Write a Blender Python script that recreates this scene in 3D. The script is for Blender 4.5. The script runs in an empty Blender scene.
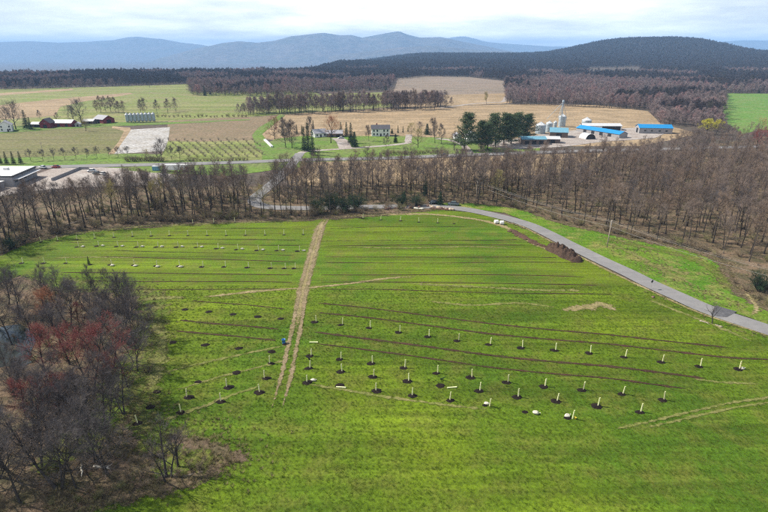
import bpy, bmesh, math, random
import numpy as np
from mathutils import Vector, noise
from mathutils.geometry import tessellate_polygon

R = random.Random(7)
rad = math.radians
S = bpy.context.scene
COL = S.collection

# ------------------------------------------------------------------ camera, sky, sun, exposure
CAM_H, PITCH, FPX = 60.0, 21.7, 512.0          # metres, degrees below the horizon, focal length for a 768 px wide frame
cam_d = bpy.data.cameras.new('camera')
cam_d.sensor_width = 36.0; cam_d.lens = 36.0 * FPX / 768.0
cam_d.clip_start = 0.5; cam_d.clip_end = 120000.0
cam = bpy.data.objects.new('camera', cam_d); COL.objects.link(cam)
cam.location = (0, 0, CAM_H); cam.rotation_euler = (rad(90 - PITCH), 0, 0)
S.camera = cam

SUN_EL, SUN_AZ = 44.0, -74.0                  # azimuth from +Y (view direction), negative = to the left
sd = Vector((math.sin(rad(SUN_AZ)) * math.cos(rad(SUN_EL)), math.cos(rad(SUN_AZ)) * math.cos(rad(SUN_EL)), math.sin(rad(SUN_EL))))
sun_d = bpy.data.lights.new('sun', 'SUN'); sun_d.energy = 5.0; sun_d.angle = rad(0.6); sun_d.color = (1.0, 0.94, 0.84)
sun = bpy.data.objects.new('sun', sun_d); COL.objects.link(sun)
sun.rotation_euler = (-sd).to_track_quat('-Z', 'Y').to_euler()

W_ = bpy.data.worlds.new('World'); S.world = W_; W_.use_nodes = True
wn, wl = W_.node_tree.nodes, W_.node_tree.links
wn.clear()
sky = wn.new('ShaderNodeTexSky'); sky.sky_type = 'NISHITA'; sky.sun_disc = False
sky.sun_elevation = rad(SUN_EL); sky.sun_rotation = rad(SUN_AZ); sky.altitude = 100; sky.dust_density = 1.0; sky.air_density = 1.0
tc = wn.new('ShaderNodeTexCoord')
sep = wn.new('ShaderNodeSeparateXYZ'); wl.new(tc.outputs['Generated'], sep.inputs[0])
# a cloud deck: project the view direction on a plane overhead
zc = wn.new('ShaderNodeMath'); zc.operation = 'MAXIMUM'; wl.new(sep.outputs[2], zc.inputs[0]); zc.inputs[1].default_value = 0.0
za = wn.new('ShaderNodeMath'); za.operation = 'ADD'; wl.new(zc.outputs[0], za.inputs[0]); za.inputs[1].default_value = 0.11
dx = wn.new('ShaderNodeMath'); dx.operation = 'DIVIDE'; wl.new(sep.outputs[0], dx.inputs[0]); wl.new(za.outputs[0], dx.inputs[1])
dy = wn.new('ShaderNodeMath'); dy.operation = 'DIVIDE'; wl.new(sep.outputs[1], dy.inputs[0]); wl.new(za.outputs[0], dy.inputs[1])
cmb = wn.new('ShaderNodeCombineXYZ'); wl.new(dx.outputs[0], cmb.inputs[0]); wl.new(dy.outputs[0], cmb.inputs[1])
cn = wn.new('ShaderNodeTexNoise'); cn.inputs['Scale'].default_value = 0.30; cn.inputs['Detail'].default_value = 6; cn.inputs['Roughness'].default_value = 0.5
wl.new(cmb.outputs[0], cn.inputs['Vector'])
cr = wn.new('ShaderNodeValToRGB'); cr.color_ramp.elements[0].position = 0.50; cr.color_ramp.elements[1].position = 0.74
zi = wn.new('ShaderNodeMath'); zi.operation = 'SUBTRACT'; zi.inputs[0].default_value = 1.0; wl.new(zc.outputs[0], zi.inputs[1])
zp = wn.new('ShaderNodeMath'); zp.operation = 'POWER'; wl.new(zi.outputs[0], zp.inputs[0]); zp.inputs[1].default_value = 5.0   # gaps close towards the horizon
zm = wn.new('ShaderNodeMath'); zm.operation = 'MULTIPLY_ADD'; wl.new(zp.outputs[0], zm.inputs[0]); zm.inputs[1].default_value = 0.32; wl.new(cn.outputs[0], zm.inputs[2])
wl.new(zm.outputs[0], cr.inputs[0])
cn2 = wn.new('ShaderNodeTexNoise'); cn2.inputs['Scale'].default_value = 0.8; cn2.inputs['Detail'].default_value = 7; cn2.inputs['Roughness'].default_value = 0.6
wl.new(cmb.outputs[0], cn2.inputs['Vector'])
cr2 = wn.new('ShaderNodeValToRGB')
cr2.color_ramp.elements[0].position = 0.36; cr2.color_ramp.elements[0].color = (13.0, 13.1, 13.4, 1)
cr2.color_ramp.elements[1].position = 0.62; cr2.color_ramp.elements[1].color = (20.0, 19.8, 19.2, 1)
wl.new(cn2.outputs[0], cr2.inputs[0])
mx = wn.new('ShaderNodeMix'); mx.data_type = 'RGBA'
wl.new(cr.outputs[0], mx.inputs[0]); wl.new(sky.outputs[0], mx.inputs[6]); wl.new(cr2.outputs[0], mx.inputs[7])
bg = wn.new('ShaderNodeBackground'); bg.inputs['Strength'].default_value = 0.065
wo = wn.new('ShaderNodeOutputWorld'); wl.new(mx.outputs[2], bg.inputs[0]); wl.new(bg.outputs[0], wo.inputs[0])

S.view_settings.view_transform = 'Standard'; S.view_settings.look = 'None'
S.view_settings.gamma = 1.0; S.view_settings.use_curve_mapping = False
S.view_settings.exposure = 0.8
S.render.engine = 'CYCLES'
S.cycles.max_bounces = 5; S.cycles.diffuse_bounces = 2; S.cycles.glossy_bounces = 2
S.cycles.transparent_max_bounces = 10; S.cycles.volume_bounces = 0; S.cycles.transmission_bounces = 2
S.cycles.use_denoising = False; S.cycles.sampling_pattern = 'BLUE_NOISE'; S.cycles.filter_width = 1.2

# ------------------------------------------------------------------ placing by line of sight on to the ground
_cp, _sp = math.cos(rad(PITCH)), math.sin(rad(PITCH))
def G(px, py, z=0.0):
    """ground point seen at photograph pixel px, py"""
    u, v = (px - 384.0) / FPX, (256.0 - py) / FPX
    d = (u, _cp + v * _sp, -_sp + v * _cp)
    t = (z - CAM_H) / d[2]
    return Vector((d[0] * t, d[1] * t, z))
def PX(x, y, z=0.0):
    dz = z - CAM_H
    dep = y * _cp - dz * _sp; upv = y * _sp + dz * _cp
    return 384 + FPX * x / dep, 256 - FPX * upv / dep
def mpp(p):                                   # metres per photograph pixel at a point
    return (Vector(p) - cam.location).length / FPX

def sstep(a, b, x):
    t = min(1.0, max(0.0, (x - a) / (b - a))); return t * t * (3 - 2 * t)
def terrain(x, y):
    """height of the far land: flat plain near, knoll, wooded hill on the right, valley beyond"""
    d = math.hypot(x, y)
    if d < 1150: return 0.0
    a = x / max(y, 1.0)                       # direction: photograph x = 384 + 551 a
    pxx = 384 + 551 * a
    right = sstep(230, 430, pxx)
    h = right * 24 * sstep(1400, 3300, d)
    h += 42 * math.exp(-((pxx - 335) / 42.0) ** 2) * math.exp(-((d - 2500) / 420.0) ** 2)
    h += 108 * math.exp(-abs((pxx - 650) / 86.0) ** 3.0) * math.exp(-((d - 3900) / 900.0) ** 2)
    h += 26 * math.exp(-abs((pxx - 790) / 90.0) ** 2) * math.exp(-((d - 3300) / 800.0) ** 2)
    h += 15 * right * sstep(2400, 3700, d) * math.exp(-((pxx - 470) / 90.0) ** 2)
    drop = (1 - right) * sstep(1650, 2900, d) + right * sstep(4300, 6000, d)
    h -= 130 * drop
    h += sstep(1200, 2200, d) * 7 * noise.noise((x / 500.0, y / 500.0, 3.1))
    return h

# ------------------------------------------------------------------ mesh helpers
class MB:
    def __init__(self): self.v = []; self.f = []
    def ring(self, c, u, w, r, n, ph=0.0):
        i0 = len(self.v)
        for k in range(n):
            a = ph + 2 * math.pi * k / n; ca, sa = math.cos(a) * r, math.sin(a) * r
            self.v.append((c[0] + u[0] * ca + w[0] * sa, c[1] + u[1] * ca + w[1] * sa, c[2] + u[2] * ca + w[2] * sa))
        return i0
    def tube(self, pts, rs, n=6, cap=False):
        prev = None; first = None
        for i, p in enumerate(pts):
            a = pts[max(i - 1, 0)]; b = pts[min(i + 1, len(pts) - 1)]
            t = (Vector(b) - Vector(a)); t = t.normalized() if t.length > 1e-9 else Vector((0, 0, 1))
            ref = Vector((1, 0, 0)) if abs(t.x) < 0.8 else Vector((0, 1, 0))
            u = t.cross(ref).normalized(); w = t.cross(u)
            r = self.ring(p, u, w, rs[i] if hasattr(rs, '__len__') else rs, n)
            if prev is not None:
                for k in range(n): self.f.append((prev + k, prev + (k + 1) % n, r + (k + 1) % n, r + k))
            else: first = r
            prev = r
        if cap:
            self.f.append(tuple(first + k for k in range(n))[::-1]); self.f.append(tuple(prev + k for k in range(n)))
        return self
    def spike(self, p, d, L, r):
        d = d.normalized(); ref = Vector((0, 0, 1)) if abs(d.z) < 0.8 else Vector((1, 0, 0))
        u = d.cross(ref).normalized(); w = d.cross(u)
        i = self.ring(p, u, w, r, 3); q = p + d * L
        self.v.append((q.x, q.y, q.z))
        self.f += [(i, i + 1, i + 3), (i + 1, i + 2, i + 3), (i + 2, i, i + 3)]
    def bit(self, p, s, rng):
        i = len(self.v)
        for _ in range(3): self.v.append((p.x + rng.uniform(-s, s), p.y + rng.uniform(-s, s), p.z + rng.uniform(-s, s)))
        self.f.append((i, i + 1, i + 2))
    def box(self, c, s, yaw=0.0, taper=1.0):
        cx, cy, cz = c; hx, hy, hz = s[0] / 2, s[1] / 2, s[2] / 2
        ca, sa = math.cos(yaw), math.sin(yaw); i = len(self.v)
        for z, k in ((-hz, 1.0), (hz, taper)):
            for x, y in ((-hx, -hy), (hx, -hy), (hx, hy), (-hx, hy)):
                x *= k; y *= k
                self.v.append((cx + x * ca - y * sa, cy + x * sa + y * ca, cz + z))
        self.f += [(i + 3, i + 2, i + 1, i), (i + 4, i + 5, i + 6, i + 7)] + [(i + k, i + (k + 1) % 4, i + 4 + (k + 1) % 4, i + 4 + k) for k in range(4)]
        return self
    def lathe(self, prof, n=24, c=(0, 0, 0), cap=True):
        prev = None; first = None
        for r, z in prof:
            i = self.ring((c[0], c[1], c[2] + z), (1, 0, 0), (0, 1, 0), max(r, 1e-4), n)
            if prev is not None:
                for k in range(n): self.f.append((prev + k, prev + (k + 1) % n, i + (k + 1) % n, i + k))
            else: first = i
            prev = i
        if cap:
            self.f.append(tuple(first + k for k in range(n))[::-1]); self.f.append(tuple(prev + k for k in range(n)))
        return self
    def prism(self, poly, y0, y1):
        """polygon in x,z swept along y"""
        i = len(self.v); n = len(poly)
        for y in (y0, y1):
            for x, z in poly: self.v.append((x, y, z))
        self.f.append(tuple(i + k for k in range(n))); self.f.append(tuple(i + n + k for k in range(n))[::-1])
        for k in range(n): self.f.append((i + (k + 1) % n, i + k, i + n + k, i + n + (k + 1) % n))
        return self
    def quad(self, a, b, c, d):
        i = len(self.v); self.v += [tuple(a), tuple(b), tuple(c), tuple(d)]; self.f.append((i, i + 1, i + 2, i + 3)); return self
    def mesh(self, name, m=None, smooth=False):
        me = bpy.data.meshes.new(name); me.from_pydata([tuple(p) for p in self.v], [], self.f)
        if m: me.materials.append(m)
        if smooth: me.polygons.foreach_set('use_smooth', [True] * len(me.polygons))
        me.update(); return me
    def build(self, name, m, parent=None, smooth=False): return link(name, self.mesh(name, m, smooth), parent)

def link(name, data, parent=None):
    o = bpy.data.objects.new(name, data); COL.objects.link(o)
    if parent is not None: o.parent = parent
    return o
def tag(o, label=None, cat=None, group=None, kind=None):
    if label: o['label'] = label
    if cat: o['category'] = cat
    if group: o['group'] = group
    if kind: o['kind'] = kind
    return o
def thing(name, loc, yaw=0.0, label=None, cat=None, group=None):
    o = link(name, None); o.empty_display_size = 0.2; o.location = loc; o.rotation_euler = (0, 0, yaw)
    return tag(o, label, cat, group)
_o = 'first second third fourth fifth sixth seventh eighth ninth tenth eleventh twelfth thirteenth fourteenth fifteenth sixteenth seventeenth eighteenth nineteenth twentieth'.split()
ORD = _o + [t + '-' + w for t in ('twenty', 'thirty', 'forty', 'fifty', 'sixty', 'seventy') for w in _o[:9]]

# ------------------------------------------------------------------ materials
MATS = {}
def new_mat(name):
    m = bpy.data.materials.new(name); m.use_nodes = True
    nt = m.node_tree; nt.nodes.clear(); MATS[name] = m
    o = nt.nodes.new('ShaderNodeOutputMaterial'); b = nt.nodes.new('ShaderNodeBsdfPrincipled')
    nt.links.new(b.outputs[0], o.inputs[0]); b.inputs['Roughness'].default_value = 0.9
    b.inputs['Specular IOR Level'].default_value = 0.12
    return m, nt, b, o
def nz(nt, scale, detail=4, rough=0.55, vec=None, dist=0.0):
    n = nt.nodes.new('ShaderNodeTexNoise'); n.inputs['Scale'].default_value = scale
    n.inputs['Detail'].default_value = detail; n.inputs['Roughness'].default_value = rough; n.inputs['Distortion'].default_value = dist
    if vec is not None: nt.links.new(vec, n.inputs['Vector'])
    return n.outputs[0]
def ramp(nt, fac, p0, p1, c0=(0, 0, 0), c1=(1, 1, 1)):
    r = nt.nodes.new('ShaderNodeValToRGB')
    r.color_ramp.elements[0].position = p0; r.color_ramp.elements[1].position = p1
    r.color_ramp.elements[0].color = (*c0, 1); r.color_ramp.elements[1].color = (*c1, 1)
    nt.links.new(fac, r.inputs[0]); return r.outputs[0]
def mixc(nt, fac, a, b, mode='MIX'):
    m = nt.nodes.new('ShaderNodeMix'); m.data_type = 'RGBA'; m.blend_type = mode
    for s, val in ((0, fac), (6, a), (7, b)):
        if hasattr(val, 'links'): nt.links.new(val, m.inputs[s])
        elif s == 0: m.inputs[s].default_value = val
        else: m.inputs[s].default_value = (*val, 1)
    return m.outputs[2]
def mth(nt, op, a, b=0.0):
    m = nt.nodes.new('ShaderNodeMath'); m.operation = op
    for s, val in ((0, a), (1, b)):
        if hasattr(val, 'links'): nt.links.new(val, m.inputs[s])
        else: m.inputs[s].default_value = val
    return m.outputs[0]
def wpos(nt):
    g = nt.nodes.new('ShaderNodeNewGeometry'); return g.outputs['Position']
def mapped(nt, vec, rotz=0.0, scale=(1, 1, 1)):
    m = nt.nodes.new('ShaderNodeMapping'); m.inputs['Rotation'].default_value = (0, 0, rotz); m.inputs['Scale'].default_value = scale
    nt.links.new(vec, m.inputs[0]); return m.outputs[0]
def bump(nt, b, h, strength, dist):
    n = nt.nodes.new('ShaderNodeBump'); n.inputs['Strength'].default_value = strength; n.inputs['Distance'].default_value = dist
    nt.links.new(h, n.inputs['Height']); nt.links.new(n.outputs[0], b.inputs['Normal'])

def ground_mat(name, cols, big=0.02, mid=0.15, fine=1.2, streak=None, bstr=0.6, bdist=0.3, fade=None, mixmid=(0.42, 0.62), rows=None, fc=0.75):
    """cols: main, second, dry/bare; streak: (angle, cross scale, along scale, strength); rows: (angle, spacing m, strength)"""
    m, nt, b, out = new_mat(name); P = wpos(nt)
    c = mixc(nt, ramp(nt, nz(nt, big, 3, 0.5, P), 0.38, 0.64), cols[0], cols[1])
    c = mixc(nt, ramp(nt, nz(nt, mid, 5, 0.65, P), *mixmid), c, cols[2])
    f = nz(nt, fine, 6, 0.7, P)
    c = mixc(nt, fc, c, ramp(nt, f, 0.36, 0.64, (0.5, 0.5, 0.5), (1.45, 1.45, 1.45)), 'MULTIPLY')
    h = f
    if streak:
        for (ang, cs, al, st) in streak:
            v = mapped(nt, P, rad(ang), (al, cs, 1))
            s = nz(nt, 1.0, 5, 0.6, v)
            c = mixc(nt, st, c, ramp(nt, s, 0.36, 0.64, (0.55, 0.55, 0.5), (1.4, 1.35, 1.3)), 'MULTIPLY')
            h = mth(nt, 'ADD', h, mth(nt, 'MULTIPLY', s, 0.8))
    if rows:
        ang, sp, st = rows
        v = mapped(nt, P, rad(ang), (1, 1, 1))
        w = nt.nodes.new('ShaderNodeTexWave'); w.wave_type = 'BANDS'; w.bands_direction = 'Y'
        w.inputs['Scale'].default_value = 6.2832 / 20 / sp * 1.0; w.inputs['Distortion'].default_value = 1.5; w.inputs['Detail'].default_value = 3
        w.inputs['Detail Scale'].default_value = 0.6
        nt.links.new(v, w.inputs[0])
        c = mixc(nt, st, c, ramp(nt, w.outputs[1], 0.1, 0.9, (0.6, 0.6, 0.6), (1.3, 1.3, 1.3)), 'MULTIPLY')
    nt.links.new(c, b.inputs['Base Color'])
    bump(nt, b, h, bstr, bdist)
    if fade is not None:                     # ragged see-through edges: uv.x runs across the strip
        uv = nt.nodes.new('ShaderNodeUVMap'); sp = nt.nodes.new('ShaderNodeSeparateXYZ'); nt.links.new(uv.outputs[0], sp.inputs[0])
        e = mth(nt, 'SUBTRACT', 1.0, mth(nt, 'ABSOLUTE', mth(nt, 'SUBTRACT', mth(nt, 'MULTIPLY', sp.outputs[0], 2.0), 1.0)))
        e = mth(nt, 'ADD', mth(nt, 'MULTIPLY', e, fade[0]), mth(nt, 'MULTIPLY', ramp(nt, nz(nt, fade[2], 4, 0.65, P), 0.36, 0.64), fade[1]))
        e = mth(nt, 'SUBTRACT', e, mth(nt, 'MULTIPLY', sp.outputs[1], 1.0))
        a = ramp(nt, e, fade[3], fade[4])
        tr = nt.nodes.new('ShaderNodeBsdfTransparent'); ms = nt.nodes.new('ShaderNodeMixShader')
        nt.links.new(a, ms.inputs[0]); nt.links.new(tr.outputs[0], ms.inputs[1]); nt.links.new(b.outputs[0], ms.inputs[2])
        nt.links.new(ms.outputs[0], out.inputs[0])
    return m
def plain_mat(name, col, rough=0.7, var=0.25, scale=1.5, metal=0.0, spec=0.3, rnd=0.0, bstr=0.0):
    m, nt, b, out = new_mat(name)
    t = nt.nodes.new('ShaderNodeTexCoord')
    f = nz(nt, scale, 4, 0.6, t.outputs['Object'])
    c = mixc(nt, 1.0, col, ramp(nt, f, 0.25, 0.75, (1 - var,) * 3, (1 + var,) * 3), 'MULTIPLY')
    if rnd:
        oi = nt.nodes.new('ShaderNodeObjectInfo')
        c = mixc(nt, 1.0, c, ramp(nt, oi.outputs['Random'], 0.0, 1.0, (1 - rnd,) * 3, (1 + rnd,) * 3), 'MULTIPLY')
    nt.links.new(c, b.inputs['Base Color'])
    b.inputs['Roughness'].default_value = rough; b.inputs['Metallic'].default_value = metal; b.inputs['Specular IOR Level'].default_value = spec
    if bstr: bump(nt, b, f, bstr, 0.1)
    return m
def tree_mat(name, c0, c1, c2=None, trans=0.0):
    """colour differs from tree to tree"""
    m, nt, b, out = new_mat(name)
    oi = nt.nodes.new('ShaderNodeObjectInfo'); t = nt.nodes.new('ShaderNodeTexCoord')
    c = mixc(nt, oi.outputs['Random'], c0, c1)
    if c2:
        r2 = mth(nt, 'FRACT', mth(nt, 'MULTIPLY', oi.outputs['Random'], 7.31))
        c = mixc(nt, ramp(nt, r2, 0.66, 1.0), c, c2)
    f = nz(nt, 0.45, 3, 0.6, t.outputs['Object'])
    c = mixc(nt, 1.0, c, ramp(nt, f, 0.3, 0.7, (0.75,) * 3, (1.25,) * 3), 'MULTIPLY')
    nt.links.new(c, b.inputs['Base Color'])
    return m

M = {}
M['ground'] = ground_mat('plain_ground', [(0.085, 0.066, 0.055), (0.10, 0.075, 0.06), (0.07, 0.062, 0.045)], 0.004, 0.03, 0.3, bstr=0.2)
M['wheat'] = ground_mat('field_grass', [(0.054, 0.110, 0.007), (0.112, 0.162, 0.008), (0.102, 0.114, 0.020)], 0.022, 0.16, 2.2,
                        streak=[(-11, 0.75, 0.035, 0.5), (-3, 0.11, 0.009, 0.55)], bstr=0.6, bdist=0.3, fc=.55, mixmid=(0.46, 0.72))
M['verge'] = ground_mat('verge_grass', [(0.065, 0.15, 0.010), (0.10, 0.17, 0.014), (0.19, 0.18, 0.055)], 0.05, 0.13, 1.6,
                        streak=[(35, 0.5, 0.08, 0.4)], bstr=0.8, bdist=0.4, mixmid=(0.47, 0.68))
M['litter'] = ground_mat('leaf_litter', [(0.14, 0.098, 0.062), (0.19, 0.135, 0.088), (0.085, 0.075, 0.04)], 0.05, 0.2, 1.4, bstr=0.9, bdist=0.5)
M['lawn'] = ground_mat('lawn_grass', [(0.09, 0.165, 0.025), (0.12, 0.18, 0.03), (0.125, 0.15, 0.05)], 0.02, 0.06, 0.5, bstr=0.3)
M['tan'] = ground_mat('stubble_soil', [(0.27, 0.195, 0.115), (0.32, 0.24, 0.15), (0.22, 0.165, 0.10)], 0.008, 0.05, 0.5, rows=(4, 5.0, 0.2), bstr=0.3,
                      streak=[(3, 0.12, 0.004, 0.35)])
M['brown'] = ground_mat('ploughed_soil', [(0.18, 0.132, 0.082), (0.21, 0.155, 0.098), (0.155, 0.125, 0.072)], 0.01, 0.05, 0.5, rows=(8, 4.0, 0.35), bstr=0.3)
M['olive'] = ground_mat('young_crop', [(0.135, 0.13, 0.052), (0.12, 0.128, 0.042), (0.15, 0.135, 0.065)], 0.01, 0.05, 0.5, rows=(3, 4.0, 0.3), bstr=0.3, streak=[(2, 0.1, 0.004, 0.35)])
M['lightgreen'] = ground_mat('pasture', [(0.135, 0.17, 0.042), (0.165, 0.19, 0.055), (0.19, 0.18, 0.08)], 0.006, 0.03, 0.3, bstr=0.2, streak=[(2, 0.05, 0.003, 0.4)])
M['greyfield'] = ground_mat('grey_fallow_soil', [(0.185, 0.145, 0.112), (0.165, 0.138, 0.108), (0.21, 0.165, 0.125)], 0.006, 0.03, 0.3, bstr=0.2, streak=[(2, 0.04, 0.003, 0.35)])
M['brightgreen'] = ground_mat('winter_cereal', [(0.085, 0.18, 0.03), (0.10, 0.19, 0.035), (0.13, 0.18, 0.05)], 0.01, 0.05, 0.4, bstr=0.2)
M['film'] = ground_mat('mulch_film_field', [(0.33, 0.32, 0.305), (0.38, 0.37, 0.355), (0.28, 0.26, 0.23)], 0.02, 0.1, 0.6, rows=(96, 4.0, 0.3), bstr=0.2)
M['gravel'] = ground_mat('yard_gravel', [(0.30, 0.265, 0.235), (0.34, 0.31, 0.285), (0.25, 0.21, 0.185)], 0.03, 0.1, 1.0, bstr=0.3)
M['asphalt'] = ground_mat('asphalt', [(0.185, 0.18, 0.18), (0.205, 0.20, 0.196), (0.17, 0.167, 0.168)], 0.05, 0.3, 6.0, bstr=0.08, bdist=0.03, fc=.25, streak=[(62, 0.8, 0.02, 0.12)])
M['asphalt_dark'] = ground_mat('asphalt_darker', [(0.085, 0.085, 0.092), (0.10, 0.10, 0.105), (0.075, 0.075, 0.08)], 0.3, 0.8, 6.0, bstr=0.15, bdist=0.05)
M['soil'] = ground_mat('dug_soil', [(0.062, 0.039, 0.028), (0.082, 0.051, 0.036), (0.042, 0.028, 0.021)], 0.2, 0.8, 2.5, bstr=0.9, bdist=0.25)
M['mulch'] = ground_mat('mulch', [(0.009, 0.007, 0.006), (0.014, 0.010, 0.008), (0.02, 0.013, 0.01)], 0.5, 1.5, 8.0, bstr=1.0, bdist=0.1)
M['straw'] = ground_mat('dry_straw', [(0.23, 0.185, 0.09), (0.27, 0.22, 0.12), (0.17, 0.15, 0.06)], 0.1, 0.4, 2.5, bstr=0.7, bdist=0.2, fade=(1.1, 0.8, 1.3, 0.35, 1.7))
M['rut'] = ground_mat('rutted_dirt', [(0.21, 0.16, 0.095), (0.25, 0.195, 0.12), (0.15, 0.125, 0.058)], 0.1, 0.4, 2.2, bstr=0.8, bdist=0.25, fade=(1.2, 0.8, 1.1, 0.4, 1.7))
M['strawthin'] = ground_mat('thin_straw', [(0.155, 0.155, 0.05), (0.185, 0.17, 0.065), (0.12, 0.14, 0.03)], 0.1, 0.4, 2.5, bstr=0.7, bdist=0.2, fade=(0.8, 0.9, 0.9, 0.5, 2.9))
M['furrow'] = ground_mat('furrow_soil', [(0.052, 0.028, 0.019), (0.07, 0.037, 0.025), (0.05, 0.042, 0.016)], 0.08, 0.35, 3.0, bstr=1.0, bdist=0.25, fade=(1.6, 0.7, 0.8, 0.5, 1.45))
M['furrow_faint'] = ground_mat('furrow_soil_thin', [(0.045, 0.034, 0.018), (0.055, 0.04, 0.02), (0.05, 0.052, 0.015)], 0.08, 0.35, 3.0, bstr=1.0, bdist=0.25, fade=(0.9, 0.9, 0.7, 0.6, 2.0))
M['litter_fade'] = ground_mat('leaf_litter_edge', [(0.105, 0.075, 0.050), (0.15, 0.108, 0.072), (0.09, 0.08, 0.04)], 0.05, 0.2, 1.4, bstr=0.9, bdist=0.5, fade=(1.2, 1.0, 1.0, 0.35, 1.9))
M['grass_fade'] = ground_mat('rough_grass_edge', [(0.07, 0.115, 0.012), (0.105, 0.135, 0.02), (0.13, 0.12, 0.04)], 0.1, 0.3, 1.6, bstr=0.9, bdist=0.4, fade=(1.2, 1.0, 1.0, 0.4, 1.9))
M['soil_fade'] = ground_mat('spread_soil', [(0.095, 0.052, 0.036), (0.12, 0.066, 0.046), (0.07, 0.045, 0.03)], 0.2, 0.8, 2.5, bstr=0.9, bdist=0.25, fade=(1.1, 1.0, 0.6, 0.6, 1.2))
M['bark'] = tree_mat('bark', (0.035, 0.028, 0.023), (0.075, 0.062, 0.052))
M['bark_dark'] = tree_mat('bark_dark', (0.03, 0.026, 0.024), (0.055, 0.048, 0.044))
M['twig'] = tree_mat('twig_brown', (0.14, 0.108, 0.092), (0.20, 0.155, 0.13), (0.20, 0.14, 0.098))
M['twig_grey'] = tree_mat('twig_grey', (0.095, 0.083, 0.082), (0.135, 0.117, 0.112))
M['twig_red'] = tree_mat('twig_red', (0.21, 0.068, 0.06), (0.25, 0.082, 0.07))
M['twig_rust'] = tree_mat('twig_rust', (0.36, 0.15, 0.07), (0.32, 0.14, 0.075))
M['twig_pink'] = tree_mat('twig_pink', (0.205, 0.165, 0.155), (0.255, 0.195, 0.185), (0.30, 0.18, 0.172))
M['twig_far'] = tree_mat('twig_far', (0.055, 0.045, 0.047), (0.085, 0.068, 0.067), (0.08, 0.075, 0.06))
M['twig_yellow'] = tree_mat('twig_yellow', (0.33, 0.27, 0.10), (0.29, 0.25, 0.11))
M['willow'] = tree_mat('willow_leaf', (0.42, 0.38, 0.045), (0.40, 0.37, 0.05))
M['needle'] = tree_mat('needles', (0.022, 0.042, 0.02), (0.034, 0.058, 0.03))
M['needle_pine'] = tree_mat('pine_needles', (0.05, 0.08, 0.036), (0.075, 0.105, 0.05))
M['shrub'] = tree_mat('shrub_twig', (0.19, 0.15, 0.10), (0.26, 0.20, 0.13), (0.18, 0.19, 0.06))

# ------------------------------------------------------------------ setting: ground sheets
def ground_sheet():
    rs = [0, 20, 60, 120, 250, 500, 800, 1150]
    r = 1150.0
    while r < 24000: r = min(r * (1.045 if r < 6500 else 1.25), 24000.0); rs.append(r)
    nA = 300; v = []; f = []
    for i, r in enumerate(rs):
        for k in range(nA):
            a = math.radians(-90 + 180 * k / (nA - 1))
            x, y = r * math.sin(a), r * math.cos(a) - 60
            v.append((x, y, terrain(x, y)))
    for i in range(len(rs) - 1):
        for k in range(nA - 1):
            a = i * nA + k; f.append((a, a + 1, a + 1 + nA, a + nA))
    # the land behind the camera
    i0 = len(v)
    v += [(-24000, -60, -0.3), (24000, -60, -0.3), (24000, -3000, -0.3), (-24000, -3000, -0.3)]; f.append((i0, i0 + 3, i0 + 2, i0 + 1))
    me = bpy.data.meshes.new('ground'); me.from_pydata(v, [], f); me.materials.append(M['ground'])
    me.polygons.foreach_set('use_smooth', [True] * len(me.polygons))
    return tag(link('ground', me), kind='structure')
ground_sheet()

def densify(pts, step, jit, closed=True):
    out = []; n = len(pts)
    for i in range(n if closed else n - 1):
        a, b = pts[i], pts[(i + 1) % n]; k = max(1, int(math.hypot(b[0] - a[0], b[1] - a[1]) / step))
        for j in range(k):
            t = j / k; out.append((a[0] + (b[0] - a[0]) * t + (R.uniform(-jit, jit) if j else 0), a[1] + (b[1] - a[1]) * t + (R.uniform(-jit, jit) * 0.35 if j else 0)))
    if not closed: out.append(pts[-1])
    return out
def sheet(name, pts, z, m, step=6, jit=0.5):
    P = [G(x, y, z) for x, y in densify(pts, step, jit)]
    tris = tessellate_polygon([P])
    me = bpy.data.meshes.new(name); me.from_pydata([tuple(p) for p in P], [], [tuple(t) for t in tris]); me.materials.append(m)
    bm = bmesh.new(); bm.from_mesh(me)
    for fc in bm.faces:
        fc.normal_update()
        if fc.normal.z < 0: fc.normal_flip()
    bm.to_mesh(me); bm.free()
    return tag(link(name, me), kind='structure')
def spline(P, n=8):
    out = []
    for i in range(len(P) - 1):
        p0 = P[max(i - 1, 0)]; p1 = P[i]; p2 = P[i + 1]; p3 = P[min(i + 2, len(P) - 1)]
        for j in range(n):
            t = j / n
            out.append(0.5 * ((2 * p1) + (p2 - p0) * t + (2 * p0 - 5 * p1 + 4 * p2 - p3) * t * t + (3 * p1 - p0 - 3 * p2 + p3) * t ** 3))
    out.append(P[-1]); return out
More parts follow.
